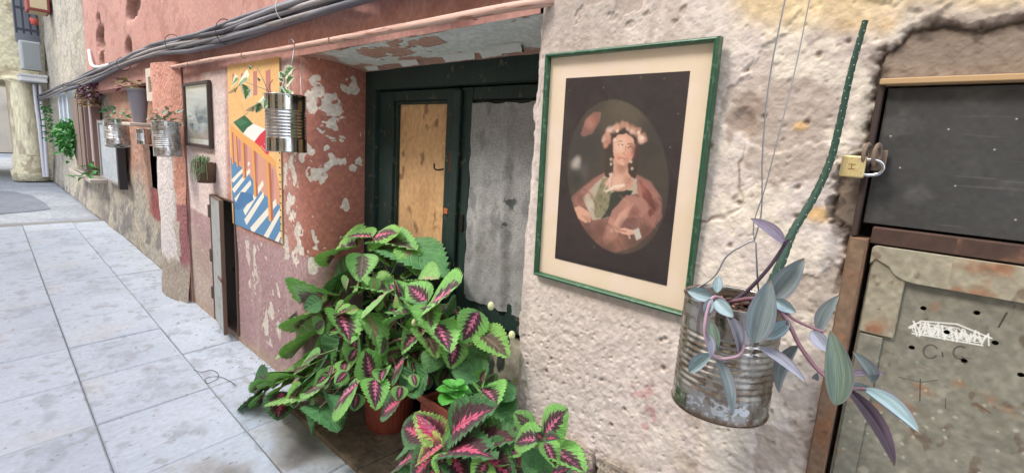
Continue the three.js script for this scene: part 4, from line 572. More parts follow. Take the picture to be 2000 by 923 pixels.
function can(label, pos, R, H, mat, tilt = [0, 0], group) { const t = thing('tin_can', label, 'tin can', pos, group); t.rotation.set(tilt[0], 0, tilt[1]); { const lg = new THREE.LatheGeometry(canProfile(R, H), 56), lp = lg.attributes.position, lu = lg.attributes.uv; for (let i = 0; i < lp.count; i++) lu.setY(i, lp.getY(i) / H); part(t, 'body', lg, mat); } part(t, 'soil', soil(R * .965, H * .86), soilM); return t; }
const nearTop = W(1434, 581, .165), NR = .0815, NH = .2;
const nearCan = can('rusty ribbed tin can planter hanging before the beige plaster wall', V3(nearTop.x, nearTop.y - NH, nearTop.z), NR, NH, TIN[0]);
{ // bark chips, wires
  const cols = [[120, 84, 62], [92, 66, 54], [150, 118, 98], [196, 120, 50], [70, 54, 46]].map(c => M({ color: rgb(...c), roughness: .95 }));
  for (let i = 0; i < 60; i++) { const a = rnd() * 6.28, r = Math.sqrt(rnd()) * NR * .85, m = part(nearCan, 'bark_chip', new RoundedBoxGeometry(rr(.008, .018), rr(.003, .006), rr(.006, .012), 1, .0012), cols[i === 5 ? 3 : i % 3 === 0 ? 2 : i % 5 === 3 ? 4 : i % 2], Math.cos(a) * r, NH * .87 + rnd() * .008, Math.sin(a) * r); m.rotation.set(rr(-.6, .6), rnd() * 6, rr(-.6, .6)); }
  const w = (pts, l, r = .0013) => { const m = new THREE.Mesh(tube(pts, r, 50, 6), wireM); m.name = numbered('hanging_wire'); scene.add(m); tag(m, l, 'wire'); };
  const k = W(1474, 470, .13), top1 = W(1536, -10, .12), top2 = W(1584, -10, .09);
  w([top1.clone().add(V3(.02, .35, -.02)), top1, W(1503, 160, .125), W(1490, 300, .13), W(1487, 420, .13), k], 'pale steel wire rising straight from the handle of the rusty can');
  w([top2.clone().add(V3(.02, .35, -.0)), top2, W(1555, 130, .10), W(1520, 270, .12), W(1494, 370, .13), W(1472, 440, .13), k], 'thinner steel wire slanting up across the plaster from the rusty can', .001);
  const hp = [V3(nearTop.x - NR, nearTop.y - .012, nearTop.z), W(1395, 540, .15), W(1420, 500, .14), W(1450, 480, .135), k, W(1478, 500, .13), W(1480, 545, .12), V3(nearTop.x + .02, nearTop.y - .012, nearTop.z - NR)];
  w(hp, 'bent wire handle looped over the rim of the rusty can', .0016);
}
const midTop = W(558, 186, .14), MR = .0815, MH = .235;
const midCan = can('shiny ribbed tin can holding variegated ivy before the painted canvas', V3(midTop.x, midTop.y - MH, midTop.z), MR, MH, TIN[1], [0, .02]);
{
  const w = (pts, l) => { const m = new THREE.Mesh(tube(pts, .0018, 40, 6), wireM); m.name = numbered('hanging_wire'); scene.add(m); tag(m, l, 'wire'); };
  const hk = W(574, 92, .06), rim = W(560, 190, .10);
  w([W(563, 84, .05), W(568, 76, .065), W(574, 84, .07), hk, W(570, 120, .08), W(562, 160, .10), rim], 'hooked wire holding the shiny ivy can from the pipe');
  w([W(588, 118, .03), W(587, 150, .04), W(588, 185, .07)], 'short wire from a wall nail to the shiny ivy can rim');
}
// ---------------------------------------------------------------- leaves
function leafGeo({ twist = 0,  nu = 8, nv = 16, half = .37, teeth = 0, cup = .12, droop = .18, quilt = .012, tip = 1.0, v0 = 0, shape }) {
  const prof = shape || ((v) => Math.pow(Math.sin(Math.PI * Math.pow(Math.min(1, v), .72)), .78) * (1 - .12 * v));
  return sheet(nu, nv, (a, v) => {
    const u = a * 2 - 1; let w = half * Math.max(.004, prof(v)); const e = Math.abs(u);
    const ser = teeth ? (e > .98 ? (.035 * (1 - 2 * ((v * teeth) % 1)) + .01) : 0) : 0;
    const x = Math.sign(u) * (Math.pow(e, 1) * w + ser * (w > .05 ? 1 : 0));
    const z = cup * e * e * w * 2.2 - droop * v * v + quilt * Math.sin(v * 30 - e * 9) * (1 - e) * e * 4 * (w > .1 ? 1 : .3) - (e < .06 ? .012 : 0) + twist * u * v * w * 2;
    return V3(x, v * tip * (1 - .12 * droop * v), z);
  });
}
const tri = (x) => { const f = x - Math.floor(x); return 1 - Math.abs(2 * f - 1); };
function coleusTex(kind, k) {
  return surf(-1, 1, 0, 1, 256, 320, (u, v) => {
    const e = Math.abs(u), ph = v * 8 - e * 2.6 + k, vein = ss(.80, .97, tri(ph)), n = fbm(u * 6 + k * 9, v * 9 + k, 4), f = fbm(u * 40, v * 50 + k, 2), w = (n - .5) * .5, win = ss(.0, .14, v) * ss(1.0, .72, v);
    const mid = ss(.05, .02, e);
    let g = mixc([100, 162, 78], [148, 200, 108], n); g = mixc(g, [176, 216, 140], Math.max(vein * .35, mid * .5)); if (kind === 'P' || kind === 'R') g = mixc(g, [130, 200, 84], ss(.6, .95, e) * .5);
    const mar = mixc([58, 30, 40], [88, 46, 52], n), pink = mixc([226, 86, 140], [242, 146, 178], n);
    let c = g;
    if (kind === 'P') { c = mixc(c, mar, ss(.10, -.05, e - (.42 + .22 * (tri(ph) - .5) + w * .6) * win - .02)); c = mixc(c, pink, ss(.04, -.04, e - (.10 + .24 * (tri(ph) - .46) + w * .2) * win * ss(.95, .45, v))); }
    if (kind === 'F') { c = mixc(mixc([52, 100, 56], [86, 136, 76], n), mar, ss(.08, -.05, e - (.66 + .22 * (tri(ph) - .5) + w * .5) * win)); c = mixc(c, mixc([222, 62, 112], [238, 112, 148], n), ss(.04, -.04, e - (.16 + .26 * (tri(ph) - .42) + w * .2) * win * ss(1.0, .5, v))); }
    if (kind === 'G') { c = mixc(c, mar, ss(.2, -.1, e - (.36 + .2 * (tri(ph) - .5) + w) * win) * .8); c = mixc(c, [156, 150, 120], ss(.03, 0, e - .06 * win) * .5); }
    if (kind === 'D') { c = mixc([64, 120, 72], [98, 156, 90], n); c = mixc(c, [118, 162, 104], Math.max(vein * .3, mid * .4)); }
    if (kind === 'V') { c = mixc(c, [206, 214, 150], Math.max(vein, ss(.12, .0, e - .1)) * .75); c = mixc(c, [176, 108, 116], ss(.14, -.04, e - .2 * win + w * .2) * .5); }
    if (kind === 'R') { c = mixc([176, 186, 92], [220, 224, 150], n); c = mixc(c, g, ss(.55, .6, fbm(u * 5 + 3, v * 8, 4)) * .8); c = mixc(c, mixc([224, 54, 92], [236, 92, 142], n), ss(.06, -.06, e - (.56 + .26 * (tri(ph) - .5) + w) * win) * ss(.4, .44, n + .1)); c = mixc(c, mar, ss(.0, .1, u + w * .6 - .12) * ss(.9, .3, e) * win * .85); c = mixc(c, pink, ss(.05, -.04, e - (.18 + .24 * (tri(ph) - .42)) * win)); }
    const kk = .88 + .24 * f; return [c[0] * kk, c[1] * kk, c[2] * kk, .55 + .3 * tri(ph) * (1 - e) - mid * .35 - vein * .3 + .15 * f];
  });
}
const LM = {}; let colBump; for (const [k, n] of [['P', 2], ['F', 2], ['G', 2], ['D', 1], ['V', 1], ['R', 1]]) LM[k] = [...Array(n)].map((_, i) => { const q = coleusTex(k, i); colBump ??= q.bumpMap; return PM({ map: q.map, bumpMap: colBump, bumpScale: .006, roughness: .62, side: THREE.DoubleSide, transmission: .22, thickness: 0 }); });
const CG = [leafGeo({ teeth: 13, nv: 39, droop: .16 }), leafGeo({ teeth: 13, nv: 39, droop: .3, cup: .05 }), leafGeo({ teeth: 12, nv: 36, droop: .08, cup: .26, half: .35 }), leafGeo({ teeth: 13, nv: 39, droop: .22, cup: -.1, half: .39 }), leafGeo({ teeth: 12, nv: 36, droop: .36, cup: .12, half: .34, twist: .3 }), leafGeo({ teeth: 14, nv: 42, droop: .12, cup: .3, half: .36, twist: -.28 }), leafGeo({ teeth: 11, nv: 33, droop: -.06, cup: .1, half: .4, quilt: .022 }), leafGeo({ teeth: 13, nv: 39, droop: .26, cup: .2, half: .33, quilt: .02, twist: .16 })];
for (const k in LM) LM[k] = LM[k].flatMap(m => [[1, 1, 1], [1.0, .95, .78], [.86, .92, .88], [.95, 1, .92]].map((t, i) => { if (!i) return m; const q = m.clone(); q.color.setRGB(...t); return q; }));
const stemM = M({ color: rgb(120, 140, 84), roughness: .6 }), stemPk = M({ color: rgb(164, 128, 118), roughness: .6 });
// a leaf from its base and tip pixel; wpx = its width in the picture, z = distance from the wall
function leafAt(parent, name, geos, mat, b, tp, wpx, z, half, dz = 0, flip = 0) {
  const B = W(b[0], b[1], z), T = W(tp[0], tp[1], z + dz); let ax = T.clone().sub(B), L = ax.length(); ax.normalize();
  const v = CAM.clone().sub(B.clone().lerp(T, .5)), dist = v.length(); v.normalize(); let vp = v.clone().addScaledVector(ax, -ax.dot(v)).normalize();
  const cz = Math.abs(rayOf((b[0] + tp[0]) / 2, (b[1] + tp[1]) / 2).normalize().dot(V3(RW[0][2], RW[1][2], RW[2][2]))), wa = wpx * dist * cz / F; let full = 2 * half * L;
  if (wa > full * 1.02 && half > .3) { const L2 = Math.min(wa / (2 * half), L * 1.9), k = Math.sqrt(Math.max(0, L2 * L2 - L * L)); const T2 = T.clone().addScaledVector(v, k * .8); ax = T2.sub(B); L = ax.length(); ax.normalize(); vp = v.clone().addScaledVector(ax, -ax.dot(v)).normalize(); full = 2 * half * L; }
  const c = Math.min(1, Math.max(half < .3 ? .75 : .3, wa / full)), s = Math.sqrt(1 - c * c), u = ax.clone().cross(vp).normalize(); const n1 = vp.clone().multiplyScalar(c).addScaledVector(u, s), n2 = vp.clone().multiplyScalar(c).addScaledVector(u, -s); const n = (flip ? n1.y < n2.y : n1.y > n2.y) ? n1 : n2; const x = ax.clone().cross(n).normalize();
  const m = part(parent, name, geos[Math.floor(rnd() * geos.length)], mat); m.matrixAutoUpdate = true; m.position.copy(B).sub(parent.position); m.quaternion.setFromRotationMatrix(new THREE.Matrix4().makeBasis(x, ax, n)); const ws = Math.min(1.5, Math.max(half < .3 ? .3 : .8, wa / (full * c))); m.scale.set(L * ws, L, L); return { B, T };
}
function leafFree(parent, name, geos, mat, B, dir, L, roll = 0) {
  const ax = dir.clone().normalize(), up = V3(0, 1, 0); let n = up.clone().addScaledVector(ax, -ax.dot(up)); if (n.length() < .05) n = V3(0, 0, 1); n.normalize(); const x = ax.clone().cross(n); n.applyAxisAngle(ax, roll); x.applyAxisAngle(ax, roll);
  const m = part(parent, name, geos[Math.floor(rnd() * geos.length)], mat); m.position.copy(B).sub(parent.position); m.quaternion.setFromRotationMatrix(new THREE.Matrix4().makeBasis(x, ax, n)); m.scale.setScalar(L); return m;
}
const pick = (k) => LM[k][Math.floor(rnd() * LM[k].length)];
const c5 = ([a, b]) => [460 + a * .545, 420 + b * .545];
const potM = M({ ...surf(0, 1, 0, 1, 256, 256, (x, y) => { const n = fbm(x * 6, y * 6, 5), f = fbm(x * 60, y * 60, 3); let c = mixc([128, 58, 42], [156, 76, 56], n); c = mixc(c, [172, 132, 112], ss(.62, .75, fbm(x * 11, y * 8 + 3, 4)) * .4); const k = .9 + .2 * f; return [c[0] * k, c[1] * k, c[2] * k, f]; }, null, true), roughness: .6 });
function pot(label, pos, R, H, group) {
  const t = thing('flower_pot', label, 'flower pot', pos, group), N = 120, ribs = 40, prof = [[.0, .004], [.76, .004], [.78, 0], [.80, .02], [.92, .80], [.93, .82], [1.03, .83], [1.05, .86], [1.06, .98], [1.04, 1], [.99, 1], [.97, .9], [.9, .5]];
  const g = new THREE.LatheGeometry(prof.map(([r, h]) => new THREE.Vector2(r * R, h * H)), N), p = g.attributes.position; for (let i = 0; i < p.count; i++) { const y = p.getY(i) / H, r = Math.hypot(p.getX(i), p.getZ(i)); if (y > .015 && y < .815 && r > R * .75) { const a = Math.atan2(p.getX(i), p.getZ(i)), k = 1 + .014 * Math.cos(a * ribs); p.setX(i, p.getX(i) * k); p.setZ(i, p.getZ(i) * k); } } g.computeVertexNormals();
  part(t, 'body', g, potM); part(t, 'soil', soil(R * .96, H * .92, 30), soilM); return t;
}
// ---------------------------------------------------------------- the big coleus by the door
const potBase = V3(-1.80, .022, -.16), bigPot = pot('big ribbed terracotta pot holding the bushy coleus by the doors', potBase, .128, .31);
const cole = thing('coleus_plant', 'bushy coleus with pink veined green leaves spilling over the ribbed pot', 'plant', potBase.clone().add(V3(0, .3, 0)));
{
  const L = [
    [[490, 78], [375, 58], 48, 'P', -.06], [[480, 85], [555, 34], 34, 'P', -.08], [[505, 100], [625, 70], 46, 'G', -.1], [[440, 108], [290, 122], 82, 'P', -.02], [[455, 138], [446, 232], 106, 'G', .02], [[560, 105], [740, 118], 66, 'D', -.14], [[600, 112], [668, 182], 80, 'V', -.1], [[410, 195], [298, 262], 40, 'D', -.02], [[520, 120], [560, 160], 60, 'G', -.1],
    [[372, 285], [215, 282], 56, 'P', .02], [[352, 322], [185, 370], 62, 'P', .04], [[470, 258], [368, 275], 44, 'V', .02], [[460, 250], [542, 236], 54, 'G', -.02], [[372, 345], [416, 446], 122, 'P', .10], [[468, 350], [540, 452], 98, 'V', .10], [[316, 396], [176, 500], 44, 'V', .06], [[372, 438], [314, 562], 74, 'D', .10],
    [[690, 312], [608, 244], 104, 'P', .10], [[698, 312], [822, 250], 88, 'P', .10], [[664, 334], [537, 378], 66, 'P', .12], [[684, 322], [692, 392], 112, 'G', .14], [[718, 384], [772, 482], 112, 'P', .15], [[684, 408], [556, 472], 92, 'P', .14], [[542, 280], [420, 326], 46, 'V', .08], [[604, 262], [540, 322], 46, 'V', .06], [[648, 236], [722, 214], 38, 'V', .0], [[790, 300], [735, 345], 46, 'D', .06],
    [[872, 342], [814, 452], 122, 'P', .08], [[876, 418], [980, 504], 112, 'G', .08], [[792, 448], [770, 546], 104, 'P', .10], [[902, 572], [780, 558], 84, 'D', .10], [[888, 600], [986, 622], 72, 'D', .08], [[880, 602], [892, 553], 42, 'P', .12], [[880, 616], [946, 660], 54, 'P', .12], [[928, 660], [992, 762], 102, 'D', .10], [[905, 672], [940, 764], 92, 'D', .12], [[840, 470], [900, 540], 80, 'D', .04],
    [[486, 586], [480, 495], 88, 'P', .20], [[440, 604], [305, 676], 96, 'P', .22], [[500, 582], [500, 662], 104, 'P', .22], [[592, 664], [498, 712], 82, 'F', .24], [[604, 520], [528, 572], 62, 'F', .18], [[640, 562], [596, 612], 72, 'D', .18], [[690, 560], [620, 640], 80, 'D', .16], [[720, 480], [690, 560], 80, 'D', .14],
    [[166, 630], [150, 736], 100, 'F', .22], [[122, 598], [34, 682], 56, 'F', .20], [[182, 642], [266, 604], 34, 'V', .20], [[300, 690], [264, 796], 46, 'D', .24], [[288, 680], [372, 712], 62, 'D', .22], [[250, 580], [130, 560], 50, 'G', .18], [[300, 550], [200, 600], 60, 'D', .18], [[330, 600], [240, 640], 56, 'G', .2], [[200, 600], [100, 620], 44, 'V', .2], [[260, 540], [160, 590], 40, 'G', .16], [[420, 500], [424, 430], 60, 'P', .12],
    [[150, 600], [70, 570], 34, 'P', .2], [[210, 560], [120, 540], 36, 'G', .18], [[240, 610], [180, 680], 44, 'P', .22], [[120, 620], [60, 660], 40, 'P', .22], [[280, 620], [230, 700], 50, 'G', .22], [[180, 580], [90, 600], 30, 'V', .2], [[300, 500], [220, 530], 40, 'G', .16], [[340, 560], [280, 610], 50, 'P', .2], [[210, 640], [205, 700], 44, 'P', .22], [[330, 640], [350, 700], 50, 'D', .22], [[400, 560], [360, 600], 50, 'P', .2],
  ];
  const bases = [];
  for (const [b, t, w, k, z] of L) { const r = leafAt(cole, 'leaf', CG, pick(k), c5(b), c5(t), w * .545 * 1.04, z - .02, .37, rr(.0, .05)); bases.push(r.B); }
  // more leaves over the face of the bush
  for (let i = 0; i < 64; i++) { const a = rnd() * 6.28, r = Math.sqrt(rnd()), bx = 470 + Math.cos(a) * 260 * r, by = 420 + Math.sin(a) * 230 * r; if (bx > 700 && by < 300) continue; const o = Math.atan2(by - 330, bx - 520) + rr(-.7, .7), l = rr(38, 95); const g = leafAt(cole, 'leaf', CG, pick(['P', 'G', 'P', 'D', 'V', 'P', 'G'][i % 7]), c5([bx, by]), c5([bx + Math.cos(o) * l, by + Math.abs(Math.sin(o)) * l * .7 + 12]), rr(26, 66) * .545, rr(-.02, .10) + .12 * ss(350, 600, by), .37, rr(0, .05)); }
  // stems from the pot to the leaf bases, and leaves lower down on them
  const root = V3(potBase.x, potBase.y + .29, potBase.z);
  bases.forEach((b, i) => { const st = root.clone().add(V3(rr(-.08, .08), 0, rr(-.08, .08))), mid = st.clone().lerp(b, .55).add(V3(0, .07, .0)); if (i % 2 === 0) part(cole, 'stem', taper([st, mid, b], .006, .0028, 14, 6), i % 4 ? stemM : stemPk).position.copy(cole.position).negate();
    for (let k = 0; k < 3; k++) { const f = rr(.4, .97), q = st.clone().lerp(mid, f).lerp(mid.clone().lerp(b, f), f).add(V3(rr(-.05, .05), rr(-.06, .01), rr(-.07, .0))); if (q.z < -.26) q.z = -.26; const a = rnd() * 6.28; leafFree(cole, 'leaf', CG, pick(['D', 'G', 'P', 'D', 'F'][Math.floor(rnd() * 5)]), q, V3(Math.cos(a), rr(-.5, .35), Math.sin(a) * .8 + .1), rr(.055, .095), rr(-.5, .5)); } });
  for (const [a, b] of [[640, 385], [685, 518], [915, 325], [990, 430]]) { const p = W(...c5([a, b]), .14); const bud = part(cole, 'bud', new THREE.IcosahedronGeometry(.009, 1).scale(1, 1.4, 1), M({ color: rgb(196, 200, 150), roughness: .7 })); bud.position.copy(p).sub(cole.position); }
}
// bright green young plant among the coleus
{
  const c = W(...c5([780, 648]), .2), t = thing('young_plant', 'small bright green scalloped plant between the two coleus bushes', 'plant', V3(c.x, c.y - .05, c.z)), g = [leafGeo({ nu: 8, nv: 20, teeth: 9, half: .5, droop: .12, cup: .15, shape: v => Math.pow(Math.sin(Math.PI * Math.pow(Math.min(1, v), .9)), .5) })], m = PM({ ...surf(-1, 1, 0, 1, 128, 128, (u, v) => { const ve = ss(.8, 1, tri(v * 6 - Math.abs(u) * 2)), n = fbm(u * 6, v * 8, 4), c = mixc(mixc([72, 160, 56], [104, 184, 72], n), [140, 200, 100], ve * .4); return [...c, .5 - ve * .3]; }), bumpScale: .003, roughness: .55, transmission: .2, thickness: 0, side: THREE.DoubleSide });
  for (let i = 0; i < 14; i++) { const a = i * 2.4, r = i / 14; leafFree(t, 'leaf', g, m, c.clone().add(V3(Math.cos(a) * .006, .03 - r * .035, Math.sin(a) * .006)), V3(Math.cos(a), .75 - r * .9, Math.sin(a)), .028 + .03 * r, 0); }
  part(t, 'stem', taper([V3(0, -.28, -.02), V3(0, -.1, .0), V3(0, .06, 0)], .004, .003, 10, 6), stemM);
  pot('small terracotta pot hidden under the bright green young plant', V3(c.x, 0, c.z - .02), .075, .14);
}
// ---------------------------------------------------------------- the coleus in front
{
  const base = V3(-.86, 0, .36), p = pot('terracotta pot of the broad leaved maroon coleus at the wall corner', base, .13, .26);
  const t = thing('coleus_plant', 'broad leaved maroon and hot pink coleus in front of the wall corner', 'plant', base.clone().add(V3(0, .25, 0)));
  const L = [[[770, 782], [884, 668], 132, 'F', .0], [[742, 802], [648, 714], 118, 'R', .02], [[694, 800], [562, 736], 124, 'F', -.02], [[828, 840], [968, 758], 112, 'F', .0], [[762, 842], [878, 794], 82, 'F', .04], [[744, 824], [638, 884], 76, 'R', .05], [[652, 858], [488, 902], 102, 'F', .0], [[868, 848], [1004, 934], 124, 'F', .02], [[772, 850], [824, 956], 110, 'F', .05], [[704, 868], [596, 956], 108, 'F', .04], [[780, 800], [700, 860], 60, 'G', -.05], [[840, 760], [930, 700], 90, 'D', -.06], [[640, 820], [560, 830], 80, 'D', -.05], [[900, 880], [860, 960], 90, 'P', .04], [[735, 850], [745, 935], 70, 'P', .07],
    [[1102, 792], [1156, 698], 102, 'P', .0], [[1096, 802], [968, 788], 96, 'P', .02], [[1118, 830], [1256, 892], 84, 'P', .02], [[1072, 770], [1012, 708], 72, 'G', -.03], [[1110, 812], [1152, 902], 74, 'P', .04], [[1052, 830], [962, 852], 52, 'P', -.02], [[1100, 802], [1074, 778], 40, 'F', .06], [[1082, 838], [1040, 935], 84, 'D', .0], [[1112, 800], [1150, 790], 38, 'F', .06], [[1095, 860], [1120, 940], 80, 'D', -.02]];
  const bs = [];
  for (const [b, tp, w, k, dz] of L) bs.push(leafAt(t, 'leaf', CG, pick(k), c5(b), c5(tp), w * .545 * 1.04, .33 + dz, .37, rr(0, .03)).B);
  const root = V3(base.x, .24, base.z);
  for (const tip of [W(...c5([755, 830]), .33), W(...c5([1100, 810]), .31), W(...c5([860, 850]), .3), W(...c5([690, 830]), .3)]) { const mid = root.clone().lerp(tip, .5).add(V3(0, .03, 0)); part(t, 'stem', taper([root.clone().add(V3(rr(-.04, .04), 0, rr(-.04, .04))), mid, tip], .007, .004, 14, 6), stemM).position.copy(t.position).negate();
    for (let k = 0; k < 26; k++) { const q = mid.clone().lerp(tip, rr(-.2, .92)).add(V3(rr(-.06, .06), rr(-.07, -.01), rr(-.06, .03))), a = rnd() * 6.28; leafFree(t, 'leaf', CG, pick(['F', 'D', 'P', 'G'][k % 4]), q, V3(Math.cos(a), rr(-.3, .3), Math.sin(a)), rr(.06, .10), rr(-.4, .4)); } }
}
// planter trough and its sprigs inside the recess
{
  const pl = thing('planter_trough', 'long terracotta trough standing in the recess against the right hand door', 'planter', V3(-1.2, .022, -.16)), bx = (a) => box(...a, .006);
  for (const [n, q] of [['side', [-.26, .26, .0, .30, .07, .085]], ['side', [-.26, .26, .0, .30, -.085, -.07]], ['end', [-.26, -.245, 0, .30, -.07, .07]], ['end', [.245, .26, 0, .30, -.07, .07]], ['rim', [-.272, .272, .285, .315, .085, .097]], ['rim', [-.272, .272, .285, .315, -.097, -.085]]]) part(pl, n, uvBox(bx(q), 2), potM);
  part(pl, 'soil', new THREE.BoxGeometry(.488, .02, .138).translate(0, .26, 0), soilM);
  const t = thing('sprig_plant', 'thin yellowish green sprigs growing from the terracotta trough', 'plant', V3(-1.15, .29, -.16)), lg = [leafGeo({ nu: 4, nv: 8, half: .26, droop: .2 })], lm = M({ color: rgb(120, 140, 52), roughness: .6, side: THREE.DoubleSide });
  for (let i = 0; i < 9; i++) { const a = V3(rr(-.2, .18), 0, rr(-.04, .04)), b = a.clone().add(V3(rr(-.06, .06), rr(.2, .42), rr(0, .05))); part(t, 'stem', taper([a, a.clone().lerp(b, .5).add(V3(.01, 0, 0)), b], .003, .0015, 8, 5), stemM); for (let k = 0; k < 7; k++) leafFree(t, 'leaf', lg, lm, t.position.clone().add(a.clone().lerp(b, rr(.4, 1))), V3(rr(-1, 1), rr(.0, .8), rr(-.3, 1)), rr(.03, .055)); }
  // dark fern behind the coleus
  const f = thing('fern', 'small feathery fern sprouting before the dark door stile', 'plant', W(872, 560, -.2)); const fm = M({ color: rgb(70, 96, 60), roughness: .7, side: THREE.DoubleSide }), fm2 = M({ color: rgb(150, 120, 96), roughness: .8, side: THREE.DoubleSide }), fg = [leafGeo({ nu: 3, nv: 5, half: .16, droop: .1 })];
  for (const [tip, m] of [[[880, 510], fm], [[895, 520], fm], [[908, 532], fm2], [[862, 512], fm], [[900, 545], fm2], [[845, 530], fm]]) { const T = W(...tip, -.18).sub(f.position); part(f, 'frond_stem', taper([V3(0, -.05, 0), T.clone().multiplyScalar(.5), T], .0025, .001, 8, 5), m); for (let k = 2; k < 12; k++) for (const s of [-1, 1]) leafFree(f, 'leaflet', fg, m, f.position.clone().add(T.clone().multiplyScalar(k / 12)), T.clone().normalize().add(V3(s * .8, .2 * s, .2)), .034 * (1.1 - k / 14)); }
}
// ---------------------------------------------------------------- purple trailing plant and cactus stem in the near can
{
  const t = thing('trailing_plant', 'trailing plant with purple grey lance leaves growing from the rusty can', 'plant', V3(nearTop.x, nearTop.y - .03, nearTop.z));
  const c7 = ([a, b]) => [1280 + a * .588, 380 + b * .588];
  const lance = (v) => Math.pow(Math.sin(Math.PI * Math.pow(Math.min(1, v), .85)), .75);
  const TG = [leafGeo({ nu: 8, nv: 22, half: .18, cup: .45, droop: .1, quilt: 0, shape: lance }), leafGeo({ nu: 8, nv: 22, half: .18, cup: .6, droop: .18, quilt: 0, shape: lance }), leafGeo({ nu: 8, nv: 22, half: .18, cup: .3, droop: .14, quilt: 0, shape: lance })];
  const tex = (a, b, k) => { const s = surf(-1, 1, 0, 1, 128, 256, (u, v) => { const st = fbm(u * 16 + k, v * 2, 3), n = fbm(u * 3 + k, v * 4, 4), c = mixc(mixc(a, b, n), b.map(q => q * 1.18), ss(.48, .62, st) * .55); const dry = ss(.93, 1, v + (n - .5) * .1); const e = ss(.86, 1, Math.abs(u)); return [...mixc(mixc(c, [128, 100, 128], e * .6), [150, 126, 96], dry * .7), st]; }, null, k > 1); return PM({ ...s, bumpScale: .0008, roughness: .5, side: THREE.DoubleSide, transmission: .12, thickness: 0 }); };
  const T = { V: tex([104, 96, 114], [134, 126, 144], 1), G: tex([104, 118, 122], [132, 144, 146], 2), B: tex([122, 146, 152], [150, 172, 178], 3), L: tex([126, 130, 146], [148, 152, 166], 4), N: tex([84, 104, 92], [118, 134, 120], 5), P: tex([92, 80, 98], [118, 106, 122], 6) };
  const Ls = [[[430, 165], [325, 70], 36, 'V', .2], [[385, 350], [495, 212], 72, 'G', .17], [[330, 492], [382, 283], 84, 'G', .27], [[192, 342], [104, 318], 42, 'B', .24], [[205, 325], [212, 268], 52, 'B', .22], [[200, 350], [258, 405], 46, 'B', .26], [[188, 345], [165, 402], 42, 'B', .26], [[185, 420], [208, 522], 36, 'N', .27], [[190, 528], [104, 592], 42, 'B', .27], [[172, 462], [190, 545], 26, 'L', .28], [[200, 540], [276, 736], 36, 'G', .27], [[235, 400], [297, 532], 26, 'L', .27], [[448, 420], [362, 482], 46, 'B', .24], [[395, 350], [468, 392], 42, 'B', .23], [[342, 508], [512, 612], 32, 'L', .26], [[478, 500], [394, 658], 36, 'G', .22], [[545, 455], [597, 333], 42, 'G', .22], [[518, 452], [582, 524], 54, 'L', .23], [[602, 700], [600, 455], 78, 'N', .30], [[632, 605], [762, 585], 20, 'V', .24], [[722, 626], [674, 523], 32, 'G', .24], [[688, 645], [888, 782], 46, 'B', .25], [[628, 640], [822, 902], 26, 'P', .25], [[640, 640], [720, 640], 22, 'B', .25], [[540, 590], [530, 620], 20, 'G', .24], [[430, 170], [445, 150], 16, 'P', .2]];
  for (const [b, tp, w, k, z] of Ls) leafAt(t, 'leaf', TG, T[k], c7(b), c7(tp), w * .588 * 1.05, z, .18, rr(-.01, .02));
  const sm = M({ color: rgb(122, 88, 100), roughness: .5 }), dm = M({ color: rgb(74, 62, 76), roughness: .5 });
  const st = (l, r, m) => part(t, 'stem', taper(l.map(([a, b, z]) => W(...c7([a, b]), z)), r, r * .75, 30, 8), m).position.copy(t.position).negate();
  st([[248, 362, .19], [300, 325, .19], [380, 240, .195], [432, 165, .2]], .0036, dm); st([[255, 355, .19], [330, 345, .21], [400, 368, .23], [450, 440, .24], [480, 500, .24], [550, 590, .24], [632, 640, .25], [700, 645, .25]], .0036, sm); st([[330, 350, .21], [410, 372, .23], [460, 412, .23], [530, 445, .23], [560, 456, .23]], .003, sm); st([[230, 350, .2], [188, 345, .255], [168, 410, .272], [166, 470, .278], [200, 540, .275], [250, 542, .272], [284, 530, .27], [296, 495, .268]], .003, M({ color: rgb(168, 138, 154), roughness: .5 }));
  const cs = thing('cactus_stem', 'long slender dark green thorny stem leaning up from the rusty can', 'plant', V3(nearTop.x + .02, nearTop.y - .03, nearTop.z - .02));
  const path = [V3(nearTop.x + .03, nearTop.y - .035, .15), W(1522, 522, .12), W(1548, 455, .09), W(1590, 385, .06), W(1622, 315, .045), W(1640, 245, .04), W(1663, 140, .04), W(1691, 40, .04)];
  const cm = M({ ...surf(0, 1, 0, 1, 64, 512, (x, y) => { const n = fbm(x * 10, y * 60, 4), c = mixc([26, 56, 44], [48, 82, 64], n); return [...c, n]; }), bumpScale: .001, roughness: .6 });
  const sg = taper(path, .0068, .0036, 90, 10); { const p = sg.attributes.position, cu = new THREE.CatmullRomCurve3(path); for (let i = 0; i <= 90; i++) { const q = cu.getPointAt(i / 90), k = 1 + .22 * Math.sin(i * 1.9) ** 2; for (let j = 0; j <= 10; j++) { const o = i * 11 + j, kk = k * (1 + .12 * Math.cos(j / 10 * Math.PI * 8)); p.setXYZ(o, q.x + (p.getX(o) - q.x) * kk, q.y + (p.getY(o) - q.y) * kk, q.z + (p.getZ(o) - q.z) * kk); } } sg.computeVertexNormals(); }
  wpart(cs, 'stem', sg, cm);
  const th = [], cu = new THREE.CatmullRomCurve3(path); for (let i = 4; i < 130; i++) { const q = cu.getPointAt(i / 130), a = i * 2.4, r = mix(.0068, .0036, i / 130) * 1.1; const g = new THREE.IcosahedronGeometry(.0008, 0).scale(1, 1.3, 1).translate(q.x + Math.cos(a) * r, q.y, q.z + Math.sin(a) * r); th.push(g); }
  wpart(cs, 'spines', mergeGeometries(th), M({ color: rgb(190, 200, 186), roughness: .8 }));
}
